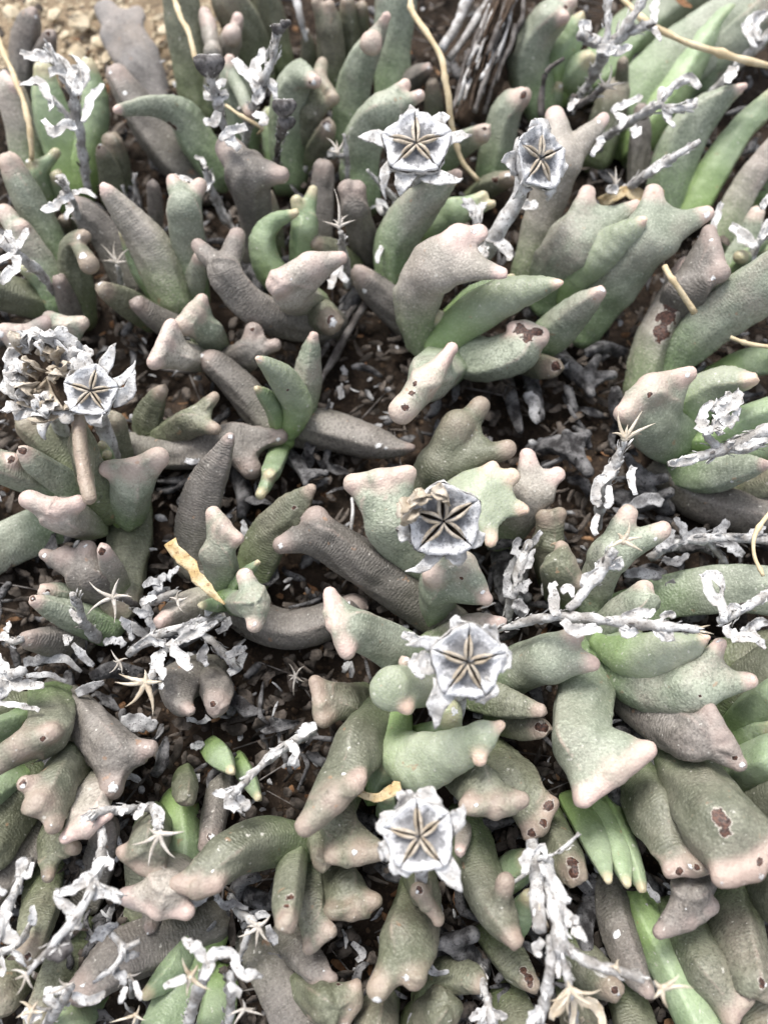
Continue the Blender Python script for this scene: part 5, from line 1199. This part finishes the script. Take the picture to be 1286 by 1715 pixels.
stalk('pale bracts on a stalk in the bottom left corner', ['75 1720 12 11,100 1685 16 11,118 1655 20 8', '90 1690 16 5,60 1692 17 6'], ['115 1660 8,95 1655 8,82 1662 4', '118 1668 8,145 1672 11,170 1665 8,178 1660 4', '100 1685 8,85 1670 12,82 1650 7', '70 1695 9,55 1700 15,40 1690 8'], ((55, 1692, 20, 26, ((140, 1), (200, 1), (60, .8), (260, .9), (0, .8)), M_STRAW, .3, 8), (112, 1650, 22, 22, ((195, 1.4), (130, .8), (30, .8)), M_PALESTAR)), z=19)
stalk('white winged stalk with straw star at the bottom, left of the centre', ['315 1730 12 11,325 1680 18 12,340 1640 24 10,355 1600 28 9', '380 1730 10 11,388 1670 18 10,385 1630 24 8'],
    ['350 1605 9,335 1590 13,320 1580 10,307 1570 4', '355 1600 9,375 1592 13,395 1605 10,400 1625 7', '392 1612 9,410 1628 13,430 1632 10,441 1640 4', '345 1640 8,355 1620 12,350 1600 7', '310 1640 7,298 1648 9,280 1655 5', '390 1640 9,400 1655 13,395 1670 8'],
    ((320, 1635, 27, 36, ((110, 1), (200, 1.2), (330, 1.1), (260, .9), (60, .7)), M_STRAW, .3, 8), (410, 1690, 22, 34, ((15, .6), (200, .9), (235, 1.0), (-5, 1.0), (100, .5)), M_PALESTAR)), z=28)
stalk('two small drooping stars at the bottom edge below the slanted brown leaf', ['222 1668 8 6,218 1640 14 5', '225 1735 10 6,228 1705 15 6'], ['210 1650 5,205 1665 7,206 1680 4', '225 1645 5,234 1660 7,238 1672 4'], ((218, 1634, 16, 26, ((225, 1.0), (300, 1.0), (160, .7), (20, .8)), M_PALESTAR, .2, 4), (228, 1700, 17, 30, ((190, 1.4), (70, .6), (340, .6), (250, .6)), M_STRAW, .2, 5)))
stalk('grey stem with a pale tan star left of the tan scarred leaf', ['385 1500 8 8,400 1525 12 9,425 1545 17 9', '395 1620 8 6,405 1590 12 7,415 1560 15 6'], ['365 1500 7,375 1510 10,395 1515 8,415 1520 4', '450 1550 8,458 1570 12,465 1582 6', '362 1505 6,368 1485 8,380 1480 5', '425 1540 6,440 1530 8,450 1535 4'], ((434, 1550, 20, 34, ((205, 1.1), (262, 1.0), (305, .9), (45, .8), (140, .8), (185, .6)), M_PALESTAR, .2, 7),), z=15, bmat=M_FLAKE)
stalk('grey stem rising from the ringed dead stump to a white cup, bottom', ['805 1620 10 7,812 1660 14 7,818 1690 18 9,825 1730 16 10'], ['818 1692 9,800 1700 13,785 1710 6', '820 1692 9,838 1700 13,842 1712 5', '815 1690 8,812 1705 12,800 1720 6'], z=18)
stalk('tangle of white split stems and brown husks at the lower right', ['888 1400 14 12,895 1440 20 14,900 1490 25 14,905 1560 28 12', '915 1440 20 10,925 1500 26 13,935 1560 29 14,940 1600 29 12', '940 1580 29 12,965 1600 29 11,1005 1620 30 10,1040 1628 30 10,1075 1640 30 8', '925 1570 27 9,920 1620 26 10,912 1680 22 11,900 1730 18 11', '940 1590 28 8,948 1630 28 8,952 1660 27 6', '900 1440 22 4,940 1425 24 4,968 1395 26 3', '890 1460 20 4,860 1475 18 4,845 1490 17 2'],
    ['888 1420 10,880 1440 12,878 1460 7', '905 1445 8,922 1470 12,940 1500 13,950 1515 6', '930 1510 8,945 1530 13,950 1555 8', '905 1570 8,895 1590 11,905 1600 6', '955 1545 8,965 1540 10,970 1550 5', '960 1560 9,975 1565 11,980 1580 5', '930 1600 8,938 1620 11,932 1640 5', '890 1430 9,905 1425 11,912 1440 5', '905 1690 9,890 1700 12,880 1720 6'],
    ((907, 1535, 27, 26, ((100, 1.0), (150, .6), (250, .9), (300, .8), (215, .9)), M_STRAW, .3, 6), (1108, 1655, 31, 34, ((45, 1.1), (5, 1.5), (285, .9), (220, .6), (130, .6)), M_STRAW, .3, 9), (1032, 1620, 31, 16, ((80, 1), (170, .8), (300, .8)), M_STRAW, .3, 6)), z=27, rag=.25)
stalk('large open straw husk at the bottom edge, lower right', ['965 1735 14 12,960 1700 19 11,955 1665 24 9'], ['955 1660 6,935 1680 12,925 1710 7', '958 1662 6,985 1680 13,1005 1705 9,1008 1725 4', '955 1665 6,958 1695 10,955 1725 6'], ((954, 1656, 28, 42, ((5, 1.2), (205, .9), (232, 1.0), (300, .9), (265, 1.0), (330, 1.0), (110, .4)), M_STRAW, .3, 8),), bmat=M_STRAW, z=24)
stalk('white bracts at the right edge beside the knob tipped leaf', ['1240 470 10 7,1262 420 18 8,1290 370 22 8'], ['1262 415 8,1245 400 13,1222 375 8', '1270 400 8,1282 385 11,1300 375 7', '1275 350 7,1285 335 9,1300 320 6', '1195 385 7,1200 360 10,1208 338 5'], z=21)
stalk('small white crumbs of a broken stalk right of the cup leaf', ['700 1070 22 6,720 1085 28 8'], ['705 1080 9,690 1068 12,672 1058 8', '712 1090 10,700 1105 13,690 1115 7', '715 1100 8,705 1120 11,708 1138 6'], z=31)

stalk('matted grey dead stems under the yellow strip', ['215 1095 10 8,270 1062 14 10,330 1045 15 10,378 1030 14 7', '250 1010 12 7,275 1000 15 8,300 990 14 6', '330 1050 13 7,365 1085 13 8,400 1120 10 6'],
    ['265 990 6,272 975 11,280 965 5', '240 985 6,255 975 10,275 980 5', '285 975 6,295 960 9,302 950 4', '300 1060 8,320 1048 12,345 1040 6', '345 1035 6,352 1020 10,360 1010 4', '228 1070 7,215 1050 11,200 1035 5', '350 1080 7,340 1100 11,345 1115 5', '380 1100 7,398 1090 11,412 1078 5', '225 1020 6,240 1030 10,258 1028 5', '365 1060 6,378 1050 10,380 1035 4', '205 1085 7,190 1075 10,175 1080 5'], ((298, 1005, 19, 20, ((20, 1), (300, 1.1), (80, .8), (160, .7)), M_PALESTAR),), bmat=M_FLAKE, z=16, rag=.25)
stalk('dusty grey dead stem running to the right edge behind the horned leaf', ['1085 935 10 8,1140 908 13 10,1205 900 14 10,1300 905 13 9', '1180 903 13 7,1205 930 11 7,1215 945 9 5'],
    ['1100 925 7,1115 905 12,1128 890 5', '1140 910 8,1160 895 12,1180 888 5', '1150 905 7,1140 885 10,1128 870 5', '1190 905 8,1205 890 12,1215 872 5', '1200 905 8,1225 915 12,1245 930 5', '1240 905 7,1262 895 11,1280 880 5', '1110 935 6,1130 940 10,1150 930 4'], bmat=M_FLAKE, z=14, rag=.25)
stalk('upright crusty grey stem between the plump leaf and the stacked olive leaves', ['848 1040 10 9,862 990 14 10,872 945 16 10,888 905 16 7'],
    ['865 1000 8,850 985 12,842 965 5', '868 960 8,885 945 12,892 920 6', '870 940 7,862 920 11,870 900 5', '858 1010 8,872 1015 12,885 1025 5', '880 915 6,895 905 9,905 890 4', '860 985 7,878 985 11,890 975 5'], bmat=M_FLAKE, z=16, rag=.25)
stalk('pale shredded stalk lying over the slanted brown leaf', ['185 1560 20 6,205 1590 22 7,190 1620 22 7,165 1640 20 5', '205 1590 22 5,235 1575 22 5'],
    ['170 1575 6,180 1560 10,195 1552 5', '200 1590 7,215 1600 10,230 1598 4', '190 1555 5,165 1560 9,150 1575 4', '190 1620 7,205 1635 10,215 1645 4'], bmat=M_FLAKE, z=21, rag=.25)
stalk('white frayed stalk behind the pale shaggy one at the lower left edge', ['55 1545 15 6,30 1580 19 7,-10 1600 20 7'], ['50 1550 7,60 1535 10,55 1515 5', '35 1575 7,20 1560 10,5 1555 5', '20 1590 7,35 1605 10,45 1620 4', '0 1600 7,10 1620 10,5 1635 5'], z=20)
